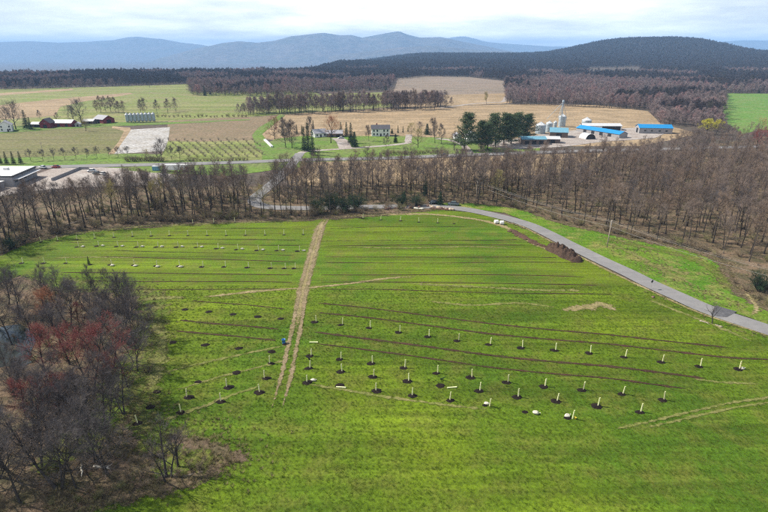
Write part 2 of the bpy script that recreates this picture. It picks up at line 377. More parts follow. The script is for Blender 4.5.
def ribbon(name, pts, w, z, m, hump=0.0, wj=0.0, n=8, tapered=True, off=0.0, world=False, kind='structure', parent=None, tf=.14):
    P = [Vector(p) for p in pts] if world else [G(x, y, z) for x, y in pts]
    P = spline(P, n); v = []; f = []; uv = []
    for i, p in enumerate(P):
        t = (P[min(i + 1, len(P) - 1)] - P[max(i - 1, 0)]); t.z = 0; t.normalize(); s = Vector((-t.y, t.x, 0))
        ww = (w(i / (len(P) - 1)) if callable(w) else w) * 0.5 * (1 + R.uniform(-wj, wj))
        e = min(1.0, min(i, len(P) - 1 - i) / max(2.0, tf * len(P))) if tapered else 1.0
        ev = 0.0 if not tapered else (1 - e) * 1.2
        c = p + s * (off + R.uniform(-wj, wj) * 0.15 * ww)
        for k, (a, h) in enumerate(((-1, 0), (-0.45, 0.8), (0.1, 1.0), (0.55, 0.6), (1, 0))):
            q = c + s * (a * ww); v.append((q.x, q.y, z + hump * h * R.uniform(0.5, 1.2) * e)); uv.append(((a + 1) / 2, ev))
        if i:
            b = (i - 1) * 5
            for k in range(4): f.append((b + k + 1, b + k, b + k + 5, b + k + 6))
    me = bpy.data.meshes.new(name); me.from_pydata(v, [], f); me.materials.append(m)
    ul = me.uv_layers.new(name='UVMap')
    for lp in me.loops: ul.data[lp.index].uv = uv[lp.vertex_index]
    me.polygons.foreach_set('use_smooth', [True] * len(me.polygons))
    o = link(name, me, parent)
    return tag(o, kind=kind) if kind else o

# far and middle fields (z rises a little with each layer)
sheet('pasture_field', [(-260, 93), (0, 89), (120, 86.2), (190, 84), (300, 88), (320, 94), (392, 92), (392, 107), (290, 114), (180, 121), (90, 124), (0, 128), (-260, 135)], 0.04, M['lightgreen'])
sheet('tan_field', [(-260, 108), (0, 105), (55, 99), (130, 92.5), (133, 94), (80, 102), (60, 107), (55, 116), (-10, 120), (-260, 126)], 0.09, M['tan'])
sheet('tan_strip_field', [(-260, 97), (0, 93), (72, 88.5), (74, 90), (0, 95.5), (-260, 100)], 0.09, M['tan'])
sheet('grey_field', [(392, 97), (398, 78), (425, 76), (470, 77), (512, 82), (510, 95), (460, 97), (420, 98)], 0.05, M['greyfield'])
sheet('pale_stubble_field', [(392, 99), (440, 95), (512, 93), (512, 103), (455, 106), (400, 107)], 0.07, M['tan'])
sheet('stubble_field', [(260, 138), (262, 133), (274, 124), (284, 115), (300, 113), (384, 108.5), (450, 106), (520, 104), (600, 105), (648, 111), (660, 123), (700, 134), (640, 146), (540, 146), (470, 143), (400, 139), (330, 139), (280, 141)], 0.06, M['tan'])
sheet('ploughed_field', [(168, 121), (200, 119), (285, 115), (268, 126), (254, 135), (262, 150), (262, 158), (160, 160), (166, 140)], 0.06, M['brown'])
sheet('orchard_ground', [(166, 141), (200, 141.5), (256, 140), (264, 148), (262, 160), (160, 161)], 0.1, M['lightgreen'])
sheet('crop_field', [(-260, 138), (0, 133), (60, 129), (118, 126), (126, 130), (118, 146), (112, 153), (60, 156), (0, 158), (-260, 168)], 0.06, M['olive'])
sheet('film_covered_field', [(130, 129.5), (170, 127), (168, 141), (164, 151), (114, 154), (121, 142)], 0.12, M['film'], jit=0.2)
sheet('field_path', [(112, 126), (130, 127.5), (131, 129.5), (114, 154), (108, 154), (119, 141), (124, 131), (112, 128)], 0.14, M['tan'])
sheet('green_field', [(714, 93), (760, 93.5), (900, 95), (1000, 120), (900, 132), (760, 130), (742, 134), (728, 124), (716, 108)], 0.06, M['brightgreen'])
sheet('farm_lawn', [(-260, 134), (-20, 130), (20, 126), (60, 126), (115, 122), (170, 122), (250, 119), (250, 120), (172, 124), (118, 126), (60, 129), (0, 133.5), (-260, 139)], 0.15, M['lawn'])
sheet('lawn', [(262, 158), (262, 150), (266, 143), (276, 139), (300, 136), (330, 136), (370, 136), (400, 136), (430, 137), (480, 140), (512, 141), (540, 147), (540, 153), (450, 156), (384, 159), (300, 160)], 0.16, M['lawn'])
sheet('green_strip', [(280, 114), (285, 115.5), (272, 126), (262, 134), (268, 142), (262, 150), (256, 148), (252, 135), (258, 128), (268, 122)], 0.18, M['lawn'])
sheet('roadside_verge', [(-260, 168), (0, 157.5), (100, 153), (262, 156), (384, 157), (384, 167), (262, 170), (120, 173), (100, 168), (0, 168), (-260, 180)], 0.05, M['lawn'])
sheet('stubble_ground', [(310, 162), (384, 160), (470, 157), (560, 154), (620, 152), (680, 160), (620, 172), (520, 180), (430, 186), (350, 188), (290, 186), (285, 175)], 0.07, M['tan'])
sheet('farm_yard', [(478, 142), (514, 139), (536, 135), (575, 130), (600, 130), (640, 127), (668, 132), (655, 138), (600, 142), (560, 147), (520, 149), (490, 147)], 0.2, M['gravel'])
sheet('gravel_yard', [(-260, 200), (-40, 190), (10, 183), (60, 166), (120, 168), (165, 173), (190, 177), (150, 185), (80, 187), (20, 192), (-40, 205), (-260, 225)], 0.1, M['gravel'])
sheet('grass_patch', [(120, 169.5), (150, 168), (270, 164), (272, 170), (230, 176), (150, 172.5)], 0.13, M['lawn'])
# woodland floor, near field, verge beyond the road
sheet('woodland_floor', [(-300, 330), (-30, 268), (0, 258), (28, 243), (75, 232), (150, 225), (240, 221), (330, 218), (380, 214.5), (440, 209), (480, 206), (520, 210), (560, 223), (640, 241), (692, 250), (724, 266), (732, 288), (768, 312), (860, 350), (1100, 330), (1100, 140), (768, 136), (680, 150), (600, 156), (560, 172), (440, 184), (300, 186), (130, 187), (0, 196), (-300, 250)], 0.09, M['litter'])
field_px = [(28, 243), (75, 232.5), (150, 225.5), (240, 221.5), (330, 218), (380, 214.5), (440, 209.5), (470, 212), (505, 221), (545, 238), (578, 256), (640, 286), (700, 312.5), (768, 335), (900, 380), (1100, 470), (1000, 700), (300, 760), (60, 700), (-60, 560), (40, 524), (112, 499), (180, 484), (232, 462), (205, 448), (170, 440), (150, 432), (140, 380), (150, 330), (150, 296), (120, 290), (60, 282), (20, 275), (-20, 290), (-40, 275)]
sheet('field', field_px, 0.13, M['wheat'], jit=1.2)
sheet('grove_floor', [(-300, 330), (-20, 277), (20, 277), (60, 284), (120, 291), (158, 297), (170, 320), (158, 350), (150, 385), (148, 432), (180, 446), (232, 460), (180, 485), (112, 500), (40, 526), (-60, 562), (-300, 640)], 0.11, M['litter'], jit=1.5)
sheet('grass_slope', [(440, 203), (470, 203), (520, 208.5), (560, 222), (600, 231), (640, 240), (690, 250), (722, 263), (728, 284), (768, 309), (900, 360), (900, 372), (768, 324), (700, 301), (640, 275), (578, 245), (540, 226), (505, 213), (470, 208.5), (440, 206)], 0.14, M['verge'], jit=0.8)

for pts, w, m_ in [([(-40, 552), (40, 525), (112, 499.5), (180, 484), (234, 461)], 3.0, 'litter_fade'), ([(234, 461), (205, 448), (170, 440), (150, 432), (141, 385), (150, 330), (152, 296), (120, 290), (60, 283), (20, 276)], 7.0, 'grass_fade'),
                   ([(250, 462), (205, 446), (165, 436)], 3.0, 'litter_fade'), ([(28, 243), (75, 232.5), (150, 225.5), (240, 221.5), (330, 218), (380, 214.5), (440, 209.5)], 5.0, 'litter_fade'),
                   ([(478, 204), (520, 208.5), (560, 222), (600, 231), (640, 240), (690, 250), (722, 263), (729, 284), (768, 309), (850, 342)], 4.0, 'litter_fade'), ([(600, 236), (640, 246), (690, 258), (716, 272), (730, 292)], 4.0, 'grass_fade'),
                   ([(150, 470), (185, 462), (215, 458)], 5.0, 'grass_fade'), ([(30, 470), (80, 440), (120, 400), (130, 350)], 9.0, 'grass_fade')]:
    ribbon('ragged_edge', pts, w, 0.165 + R.uniform(0, .012), M[m_], wj=.4, n=12)
# roads
ROAD = [(300, 153), (295, 160), (283, 174), (268, 187), (256, 197), (256, 203), (270, 207), (310, 208), (380, 206.5), (433, 206.5), (467, 209.5), (500, 216.5), (528, 224.5), (550, 234.5), (567, 243.3), (600, 259.5), (628, 272.5), (650, 283.5), (680, 297), (710, 310), (768, 329.5), (850, 357), (960, 392)]
ribbon('road', ROAD, 5.9, 0.24, M['asphalt'], n=10, tapered=False)
ribbon('highway', [(-260, 178), (-60, 171), (40, 167), (126, 165), (192, 163.5), (242, 162), (292, 160), (384, 158), (446, 155.5), (509, 153.2), (576, 151), (660, 149), (768, 146), (900, 141)], 8.5, 0.25, M['asphalt'], n=6, tapered=False)
ribbon('lane', [(299, 155), (305, 151.5), (330, 149.5), (360, 147.5), (404, 143.5), (408, 140), (409, 134.5)], 5.0, 0.22, M['gravel'], n=6, tapered=False)
ribbon('driveway', [(337, 138), (342, 141), (346, 149)], 9.0, 0.28, M['gravel'], n=6, tapered=False)
ribbon('farm_lane', [(436, 138.5), (450, 140), (462, 144), (470, 153)], 5.0, 0.23, M['gravel'], n=6, tapered=False)
ribbon('field_lane', [(440, 108), (470, 104), (490, 102.5), (503, 101.5), (506, 97)], 6.0, 0.2, M['gravel'], n=6, tapered=False)
ribbon('road_shoulder', [(480, 215.6), (506, 222), (523, 226.8), (545, 238.2), (567, 249.5), (593, 263), (628, 280), (660, 295), (700, 312.8), (768, 335.5), (850, 364)], 1.1, 0.2, M['straw'], n=8, wj=0.3)
# darker area of asphalt across the lane
def road_dark_area():
    c = [G(716, 305.5, 0.29), G(737, 311.5, 0.29), (G(727, 316.8, 0.29)), G(718, 316.2, 0.29), G(711, 314.2, 0.29)]
    mb = MB(); mb.v = [tuple(p) for p in c]; mb.f = [(0, 4, 3, 2, 1)]
    o = mb.build('road_dark_area', M['asphalt_dark']); tag(o, kind='structure')
road_dark_area()

# dirt track, straw lines, furrows in the field
TRACK = [(326, 218), (321, 226), (317, 238), (312, 256), (307, 275), (303, 290), (299.5, 310), (296, 330), (291.5, 350), (287, 372), (282, 390), (277, 408)]
def tw(t): return 3.2 - 1.4 * t
ribbon('dirt_track', TRACK[:8], lambda t: 4.6 - 1.8 * t, 0.17, M['straw'], wj=0.2)
ribbon('wheel_rut', TRACK, lambda t: 1.5 - 0.5 * t, 0.20, M['rut'], wj=0.3, off=0.95)
ribbon('wheel_rut', TRACK, lambda t: 1.5 - 0.5 * t, 0.20, M['rut'], wj=0.3, off=-0.95)
ribbon('wheel_rut', [(330, 217), (324, 226), (320, 240), (314, 258), (308, 277)], 0.9, 0.19, M['rut'], wj=0.3, off=0.1)
STRAW = [([(196, 297.5), (222, 295), (250, 291.8), (285, 289), (310, 287.5), (350, 283.5), (385, 278.5), (421, 276)], 1.5, 'straw'),
         ([(330, 217.5), (360, 215.5), (400, 214.2), (430, 214.2), (460, 217), (485, 221), (505, 227), (522, 237), (545, 248), (580, 261)], 2.6, 'straw'),
         ([(35, 244), (75, 233.5), (110, 229.5), (150, 226), (240, 222.5), (320, 219.5)], 2.0, 'strawthin'),
         ([(800, 391), (768, 397.5), (735, 402), (700, 409.5), (665, 418), (630, 426), (600, 431)], 0.8, 'strawthin'),
         ([(800, 397), (768, 402.5), (735, 407.5), (700, 415), (665, 423.5), (640, 429)], 0.8, 'strawthin'),
         ([(560, 310), (580, 307.5), (598, 305), (606, 306), (618, 311)], 2.6, 'straw'),
         ([(585, 309), (600, 304), (612, 308)], 3.5, 'straw'),
         ([(120, 379), (160, 373), (200, 363.5), (250, 352.5), (300, 343)], 0.9, 'strawthin'),
         ([(150, 424), (190, 411), (230, 396), (265, 384)], 1.0, 'strawthin'),
         ([(170, 392), (215, 378), (255, 368), (300, 356)], 0.9, 'strawthin'),
         ([(300, 383), (340, 389), (380, 396), (440, 404), (500, 411)], 0.9, 'strawthin'),
         ([(420, 300), (470, 305), (520, 303), (560, 308)], 1.4, 'strawthin'),
         ([(640, 296), (680, 312), (712, 324), (760, 345)], 1.6, 'strawthin'),
         ([(690, 378), (720, 382), (768, 384)], 0.9, 'strawthin'),
         ([(400, 283), (470, 286.5), (540, 290), (590, 290)], 1.6, 'strawthin'),
         ([(745, 292), (752, 300), (757, 308), (752, 315)], 1.3, 'straw'),
         ([(330, 246), (400, 248), (470, 246.5), (520, 249)], 1.2, 'strawthin'),
         ([(50, 258), (90, 257), (140, 258)], 1.2, 'strawthin'),
         ([(140, 299), (165, 298), (185, 297)], 2.2, 'strawthin'),
         ([(150, 318), (162, 340), (158, 365), (150, 400)], 4.0, 'strawthin'),
         ([(640, 262), (668, 268), (690, 276)], 5.0, 'strawthin'), ([(600, 240), (630, 252), (660, 268), (700, 288)], 3.0, 'strawthin')]
for pts, w, m in STRAW: ribbon('straw_line', pts, w, 0.185 + R.uniform(0, 0.01), M[m], wj=0.35)
FUR = [([(180, 320), (210, 323.3), (248, 326.2), (279, 329.3)], .8, 0), ([(175.5, 331), (210, 334), (248, 337.5), (276, 340.5)], .7, 0),
       ([(191, 300.8), (220, 303), (248, 305), (285, 309)], .6, 0),
       ([(60, 272.5), (130, 272.8), (192, 273.6), (250, 274.4), (294, 275)], .75, 0), ([(85, 281), (140, 281.5), (192, 281.6), (250, 281.5), (292, 282.3)], .7, 0),
       ([(30, 290), (90, 290), (140, 289.8), (192, 289.6), (240, 289.2), (284, 288.8)], .6, 0),
       ([(100, 256.6), (130, 257.3), (192, 258.8), (250, 260.3), (296, 262)], .75, 0), ([(110, 250), (160, 252), (230, 253), (300, 256)], .5, 1),
       ([(130, 238.5), (192, 239), (250, 239.5), (302, 240.2)], .6, 1), ([(192, 244), (250, 245), (302, 245.5)], .6, 0), ([(170, 229), (240, 228.3), (308, 229)], .5, 1), ([(60, 243), (100, 242), (150, 241.5)], .5, 1),
       ([(326, 228.6), (380, 227), (430, 226.5), (470, 227)], .5, 1), ([(324, 231.5), (380, 232), (440, 231)], .5, 1),
       ([(323, 240.3), (370, 240.6), (430, 240), (490, 240.3), (518, 239.5)], .6, 1), ([(324, 246), (384, 245.2), (450, 244.8), (526, 245)], .75, 0),
       ([(323, 257), (384, 257), (450, 257.2), (520, 257), (557, 257.5)], .6, 0), ([(323, 262.5), (384, 263), (450, 263), (520, 262.2), (585, 262.6)], .6, 0),
       ([(321, 275), (384, 275), (450, 274.6), (530, 275.2), (585, 277)], .7, 0), ([(321, 282), (384, 282), (450, 282.8), (530, 283.8), (598, 285.3)], .75, 0),
       ([(320, 289.3), (384, 289.5), (440, 291.3), (500, 293), (560, 293.6), (612, 294.2)], .65, 0),
       ([(318, 303), (368, 308), (430, 315.8), (488, 323.3), (545, 329.2), (608, 334.7), (665, 341), (728, 347.5)], .75, 0),
       ([(316.7, 312.5), (368, 317.6), (430, 325.8), (488, 333.5), (545, 339), (608, 344), (665, 350.5), (728, 357.5), (772, 359.5)], .8, 0),
       ([(314, 332), (368, 339), (430, 347), (488, 355), (545, 361), (608, 366.3), (660, 372.5), (706, 378.7)], .95, 0),
       ([(316.7, 343.7), (368, 350), (430, 358.5), (488, 367), (545, 373), (608, 378.3), (650, 384), (686, 388.7)], .65, 0)]
for pts, w, faint in FUR: ribbon('furrow', pts, w * (.8 if pts[0][1] < 296 else 1.0), 0.15, M['furrow_faint' if faint else 'furrow'], hump=0.10, wj=0.35, n=14, tf=.03)

# ------------------------------------------------------------------ trees
def branch(rng, p, d, L, nseg, up, wob):
    pts = [p.copy()]; d = d.normalized(); st = L / nseg
    for _ in range(nseg):
        d = (d + Vector((rng.uniform(-wob, wob), rng.uniform(-wob, wob), rng.uniform(-wob, wob) + up))).normalized()
        p = p + d * st; pts.append(p)
    return pts
def along(pts, t):
    x = t * (len(pts) - 1); i = min(int(x), len(pts) - 2); f = x - i
    return pts[i].lerp(pts[i + 1], f), (pts[i + 1] - pts[i]).normalized()
def side_dir(rng, d, ang, az):
    ref = Vector((0, 0, 1)) if abs(d.z) < 0.9 else Vector((1, 0, 0))
    u = d.cross(ref).normalized(); w = d.cross(u)
    return d * math.cos(ang) + (u * math.cos(az) + w * math.sin(az)) * math.sin(ang)
def grow(seed, H=16, r0=0.2, cs=0.35, spread=4.5, n1=13, n2=7, n3=5, nt=6, twl=0.9, twr=0.012, stems=1, lean=0.05, up=0.10, buds=0.0, droop=0.0, budn=2, stemgap=0.5):
    """a leafless tree: limbs (trunk mesh) and twigs (crown mesh)"""
    rng = random.Random(seed); lb, tg = MB(), MB()
    for s in range(stems):
        az0 = rng.uniform(0, 6.28); hh = H * (1.0 if s == 0 else rng.uniform(0.7, 0.95)); rr = r0 * (1 if s == 0 else 0.75)
        b = Vector((math.cos(az0), math.sin(az0), 0)) * (0 if stems == 1 else stemgap * rng.uniform(0.3, 1))
        ln = lean if stems == 1 else lean + 0.22
        d = Vector((math.cos(az0) * ln, math.sin(az0) * ln, 1))
        tp = branch(rng, b + Vector((0, 0, -0.25)), d, hh * 0.88, 9, 0.03, 0.07)
        n = len(tp) - 1
        trr = [rr * (1.35 if i == 0 else 1) * (1 - 0.86 * (i / n) ** 0.9) for i in range(n + 1)]
        lb.tube(tp, trr, 7)
        for i in range(n1):
            f = (i + rng.uniform(0.1, 0.9)) / n1; t = cs + (1 - cs) * f ** 0.9
            p, td = along(tp, min(t, 0.995)); ang = rad(62 - 34 * f + rng.uniform(-10, 10)); az = i * 2.4 + rng.uniform(-0.6, 0.6)
            L1 = spread * (1.12 - 0.62 * f) * rng.uniform(0.7, 1.2) * (1.25 if f < 0.55 else 1)
            r1 = max(0.025, rr * (1 - 0.84 * t) * 0.66)
            d1 = side_dir(rng, td, ang, az); b1 = branch(rng, p, d1, L1, 5, up, 0.13)
            lb.tube(b1, [r1 * (1 - 0.8 * k / 5) for k in range(6)], 5)
            for j in range(n2):
                t2 = 0.22 + 0.78 * (j + rng.random()) / n2; p2, q2 = along(b1, t2)
                L2 = L1 * (0.62 - 0.3 * t2) * rng.uniform(0.7, 1.25); r2 = max(0.013, r1 * (1 - 0.78 * t2) * 0.62)
                b2 = branch(rng, p2, side_dir(rng, q2, rad(rng.uniform(25, 58)), rng.uniform(0, 6.28)), L2, 3, up * 0.9 - droop * 0.5, 0.18)
                lb.tube(b2, [r2, r2 * 0.75, r2 * 0.5, r2 * 0.3], 4)
                for k in range(n3):
                    t3 = 0.2 + 0.8 * (k + rng.random()) / n3; p3, q3 = along(b2, t3)
                    L3 = max(0.4, L2 * 0.55 * rng.uniform(0.6, 1.2)); r3 = max(0.009, r2 * 0.5)
                    b3 = branch(rng, p3, side_dir(rng, q3, rad(rng.uniform(20, 60)), rng.uniform(0, 6.28)), L3, 2, up - droop, 0.2)
                    tg.tube(b3, [r3, r3 * 0.8, r3 * 0.5], 3)
                    for w in range(nt):
                        t4 = 0.15 + 0.85 * (w + rng.random()) / nt; p4, q4 = along(b3, t4)
                        dd = side_dir(rng, q4, rad(rng.uniform(15, 60)), rng.uniform(0, 6.28)) + Vector((0, 0, 0.25 - droop * 3))
                        LL = twl * rng.uniform(0.5, 1.25); tg.spike(p4, dd, LL, twr)
                        if buds:
                            e = dd.normalized()
                            for q in range(budn): tg.bit(p4 + e * LL * (0.45 + 0.55 * (q + 1) / budn), buds, rng)
    return lb, tg
class Kind:
    """meshes of one tree shape"""
    def __init__(self, name, lb, tg, bark, twig):
        self.h = 0; self.trunk = lb.mesh(name + '_trunk', bark, True); self.crown = tg.mesh(name + '_crown', twig)
    def recolour(self, name, twig):
        k = Kind.__new__(Kind); k.trunk = self.trunk; k.crown = self.crown.copy(); k.crown.materials[0] = twig; return k
def plant(name, kind, loc, scale, label, cat, group, rng=R, yaw=None, sz=None):
    o = thing(name, loc, rng.uniform(0, 6.28) if yaw is None else yaw, label, cat, group)
    o.scale = (scale, scale, sz if sz else scale * rng.uniform(0.92, 1.1))
    t = link('trunk', kind.trunk, o); c = link('crown', kind.crown, o)
    return o, t, c
SRC = {}                                       # trees that stand in the scene and serve as sources for the masses
def scatter(name, pts, sources, label, cat):
    """a mass of trees nobody could count: points that carry copies of trees standing in the scene"""
    me = bpy.data.meshes.new(name); me.from_pydata([p[:3] for p in pts], [], [])
    for an, idx in (('sz', 3), ('rz', 4), ('sv', 6)):
        a = me.attributes.new(an, 'FLOAT', 'POINT'); a.data.foreach_set('value', [float(p[idx]) for p in pts])
    a = me.attributes.new('var', 'INT', 'POINT'); a.data.foreach_set('value', [int(p[5]) for p in pts])
    o = link(name, me); tag(o, label, cat, None, 'stuff')
    ng = bpy.data.node_groups.new(name + '_nodes', 'GeometryNodeTree')
    ng.interface.new_socket('Geometry', in_out='INPUT', socket_type='NodeSocketGeometry')
    ng.interface.new_socket('Geometry', in_out='OUTPUT', socket_type='NodeSocketGeometry')
    N, Lk = ng.nodes, ng.links
    gi, go = N.new('NodeGroupInput'), N.new('NodeGroupOutput')
    jn = N.new('GeometryNodeJoinGeometry')
    for objs in sources[::-1]:                 # the join stacks its inputs last first
        j = N.new('GeometryNodeJoinGeometry')
        for ob in objs:
            oi = N.new('GeometryNodeObjectInfo'); oi.inputs[0].default_value = ob; oi.transform_space = 'ORIGINAL'
            Lk.new(oi.outputs['Geometry'], j.inputs[0])
        g2 = N.new('GeometryNodeGeometryToInstance'); Lk.new(j.outputs[0], g2.inputs[0]); Lk.new(g2.outputs[0], jn.inputs[0])
    def attr(n, t):
        a = N.new('GeometryNodeInputNamedAttribute'); a.data_type = t; a.inputs[0].default_value = n; return a.outputs[0]
    ip = N.new('GeometryNodeInstanceOnPoints'); Lk.new(gi.outputs[0], ip.inputs['Points']); Lk.new(jn.outputs[0], ip.inputs['Instance'])
    ip.inputs['Pick Instance'].default_value = True; Lk.new(attr('var', 'INT'), ip.inputs['Instance Index'])
    cx = N.new('ShaderNodeCombineXYZ'); Lk.new(attr('rz', 'FLOAT'), cx.inputs[2]); Lk.new(cx.outputs[0], ip.inputs['Rotation'])
    c2 = N.new('ShaderNodeCombineXYZ'); s1 = attr('sz', 'FLOAT'); Lk.new(s1, c2.inputs[0]); Lk.new(s1, c2.inputs[1]); Lk.new(attr('sv', 'FLOAT'), c2.inputs[2])
    Lk.new(c2.outputs[0], ip.inputs['Scale']); Lk.new(ip.outputs[0], go.inputs[0])
    md = o.modifiers.new('scatter', 'NODES'); md.node_group = ng
    return o

# shapes
wood = [Kind('wood_tree', *grow(100 + i, H=[17, 18.5, 16, 19, 15.5, 17.5][i], r0=[.24, .25, .22, .28, .2, .25][i], cs=[.4, .48, .3, .44, .36, .52][i], spread=[4.0, 3.7, 4.7, 4.4, 3.8, 3.5][i],
        n1=13, n2=6, n3=5, nt=5, twl=0.95, twr=0.0115, up=0.10), M['bark'], M['twig']) for i in range(6)]
wood_dark = [wood[i].recolour('wood_dark', M['twig_grey']) for i in (1, 3)]
wood_bud = [wood[i].recolour('wood_bud', M['twig_yellow']) for i in (0, 4)]
grove_k = [Kind('grove_tree', *grow(200 + i, H=[15, 14, 16, 13][i], r0=[.2, .17, .23, .15][i], cs=[.22, .3, .25, .2][i], spread=[4.2, 3.6, 4.6, 3.4][i], n1=15, n2=7, n3=5, nt=6, twl=0.85, twr=0.0085, up=0.11,
        stems=[2, 1, 3, 2][i], lean=0.1), M['bark_dark'], M['twig_grey']) for i in range(4)]
maple_k = [Kind('red_maple', *grow(300 + i, H=13, r0=.17, cs=.2, spread=[4.0, 3.6][i], n1=13, n2=7, n3=5, nt=6, twl=0.6, twr=0.009, stems=[2, 1][i], up=0.14, buds=0.05), M['bark_dark'], M['twig_red']) for i in range(2)]
far_k = [Kind('row_tree', *grow(400 + i, H=17, r0=.24, cs=[.14, .2, .1][i], spread=[4.4, 3.9, 4.8][i], n1=14, n2=5, n3=4, nt=4, twl=1.9, twr=0.05, up=.07), M['bark'], M['twig']) for i in range(3)]
pink_k = [far_k[i].recolour('pink_tree', M['twig_pink']) for i in range(3)]
farcol_k = [far_k[i].recolour('far_tree', M['twig_far']) for i in range(3)]
small_k = [Kind('small_tree', *grow(500 + i, H=6.5, r0=.12, cs=.22, spread=2.6, n1=10, n2=6, n3=4, nt=5, twl=0.65, twr=0.02, up=0.12), M['bark_dark'], M['twig_grey']) for i in range(2)]
lone_k = Kind('lone_tree', *grow(520, H=6.8, r0=.16, cs=.3, spread=2.3, n1=8, n2=4, n3=3, nt=3, twl=0.45, twr=0.009, up=0.14, stems=3, stemgap=0.4), M['bark_dark'], M['twig_grey'])
lone2_k = Kind('lone_tree', *grow(521, H=5.2, r0=.16, cs=.3, spread=2.0, n1=9, n2=4, n3=3, nt=3, twl=0.4, twr=0.008, up=0.16), M['bark_dark'], M['twig_grey'])
round_k = [Kind('round_tree', *grow(530 + i, H=14, r0=.3, cs=.16, spread=6.2, n1=15, n2=6, n3=5, nt=5, twl=1.1, twr=0.022, up=0.07), M['bark'], M['twig']) for i in range(2)]
rust_k = round_k[0].recolour('rust_tree', M['twig_rust']); roundpink_k = round_k[1].recolour('roundpink', M['twig_red']); roundyel_k = round_k[1].recolour('roundyel', M['twig_yellow']); roundgrey_k = round_k[0].recolour('roundgrey', M['twig_grey'])
willow_k = Kind('willow', *grow(540, H=11, r0=.35, cs=.2, spread=5.2, n1=13, n2=6, n3=5, nt=6, twl=1.3, twr=0.02, up=0.05, droop=0.06, buds=0.22), M['bark'], M['willow'])
def shrub_mesh(seed, H, n, mtl):
    rng = random.Random(seed); lb, tg = MB(), MB()
    for i in range(n):
        a = rng.uniform(0, 6.28); d = Vector((math.cos(a) * rng.uniform(.1, .8), math.sin(a) * rng.uniform(.1, .8), 1))
        b = branch(rng, Vector((math.cos(a) * .15, math.sin(a) * .15, -0.05)), d, H * rng.uniform(.6, 1.05), 4, 0.03, 0.2); lb.tube(b, [.03, .024, .017, .011, .006], 4)
        for j in range(7):
            p, q = along(b, rng.uniform(.15, 1)); b2 = branch(rng, p, side_dir(rng, q, rad(rng.uniform(25, 65)), rng.uniform(0, 6.28)), H * rng.uniform(.2, .42), 2, 0.05, 0.2)
            tg.tube(b2, [.012, .009, .006], 3)
            for k in range(7):
                p3, q3 = along(b2, rng.random()); tg.spike(p3, side_dir(rng, q3, rad(rng.uniform(20, 70)), rng.uniform(0, 6.28)), H * rng.uniform(.09, .2), .009)
    k = Kind('shrub', lb, tg, M['bark'], mtl); return k
shrub_k = [shrub_mesh(600 + i, 2.2, 16, M['shrub']) for i in range(3)]
def spruce_mesh(seed, H, Rb, m, base=0.06):
    rng = random.Random(seed); lb, tg = MB(), MB()
    lb.tube([Vector((0, 0, -.2)), Vector((0, 0, H * .5)), Vector((0, 0, H))], [H * .018, H * .011, .02], 6)
    z = H * base; 
    while z < H * 0.985:
        f = (z / H - base) / (1 - base); rr = Rb * (1 - f) ** 0.85 * rng.uniform(.85, 1.1) + .15; nb = max(4, int(5 + 7 * (1 - f)))
        for k in range(nb):
            a = 6.283 * k / nb + rng.uniform(-.4, .4); L = rr * rng.uniform(.72, 1.12); dr = rng.uniform(-.32, -.05)
            out = Vector((math.cos(a), math.sin(a), dr)).normalized()
            for q in range(max(3, int(L / .28))):
                t = (q + rng.random()) / max(3, int(L / .28)); p = Vector((0, 0, z)) + out * (L * t)
                dd = out + Vector((rng.uniform(-.7, .7), rng.uniform(-.7, .7), rng.uniform(-.5, .35)))
                tg.spike(p, dd, rng.uniform(.4, .75) * (H / 12) ** .4, .11)
        z += H * 0.033 * rng.uniform(.8, 1.2)
    return Kind('spruce', lb, tg, M['bark_dark'], m)
def pine_mesh(seed, H):
    rng = random.Random(seed); lb, tg = MB(), MB()
    tp = branch(rng, Vector((0, 0, -.2)), Vector((.03, 0, 1)), H, 8, .05, .04); lb.tube(tp, [.32 * (1 - .85 * i / 8) for i in range(9)], 6)
    for i in range(34):
        f = (i + rng.random()) / 34; t = .12 + .87 * f; p, q = along(tp, min(t, .99)); L = 4.9 * (1.0 - .62 * f ** 2.2) * rng.uniform(.6, 1.2)
        b = branch(rng, p, side_dir(rng, q, rad(80 - 30 * f), i * 2.4 + rng.uniform(-.5, .5)), L, 4, .06, .1); lb.tube(b, [.07, .05, .04, .03, .015], 4)
        for c in range(5):
            pc, _ = along(b, .35 + .65 * c / 4)
            for k in range(30):
                o = Vector((rng.gauss(0, .7), rng.gauss(0, .7), rng.gauss(.1, .38))); tg.spike(pc + o, Vector((rng.gauss(0, 1), rng.gauss(0, 1), rng.gauss(.5, .6))), rng.uniform(.45, .85), .11)
    return Kind('pine', lb, tg, M['bark'], M['needle_pine'])
spruce_k = [spruce_mesh(700, 12, 2.2, M['needle']), spruce_mesh(701, 12, 1.5, M['needle']), spruce_mesh(702, 7, 2.3, M['needle'])]
pine_k = [pine_mesh(720, 17), pine_mesh(721, 15.5), pine_mesh(722, 18)]

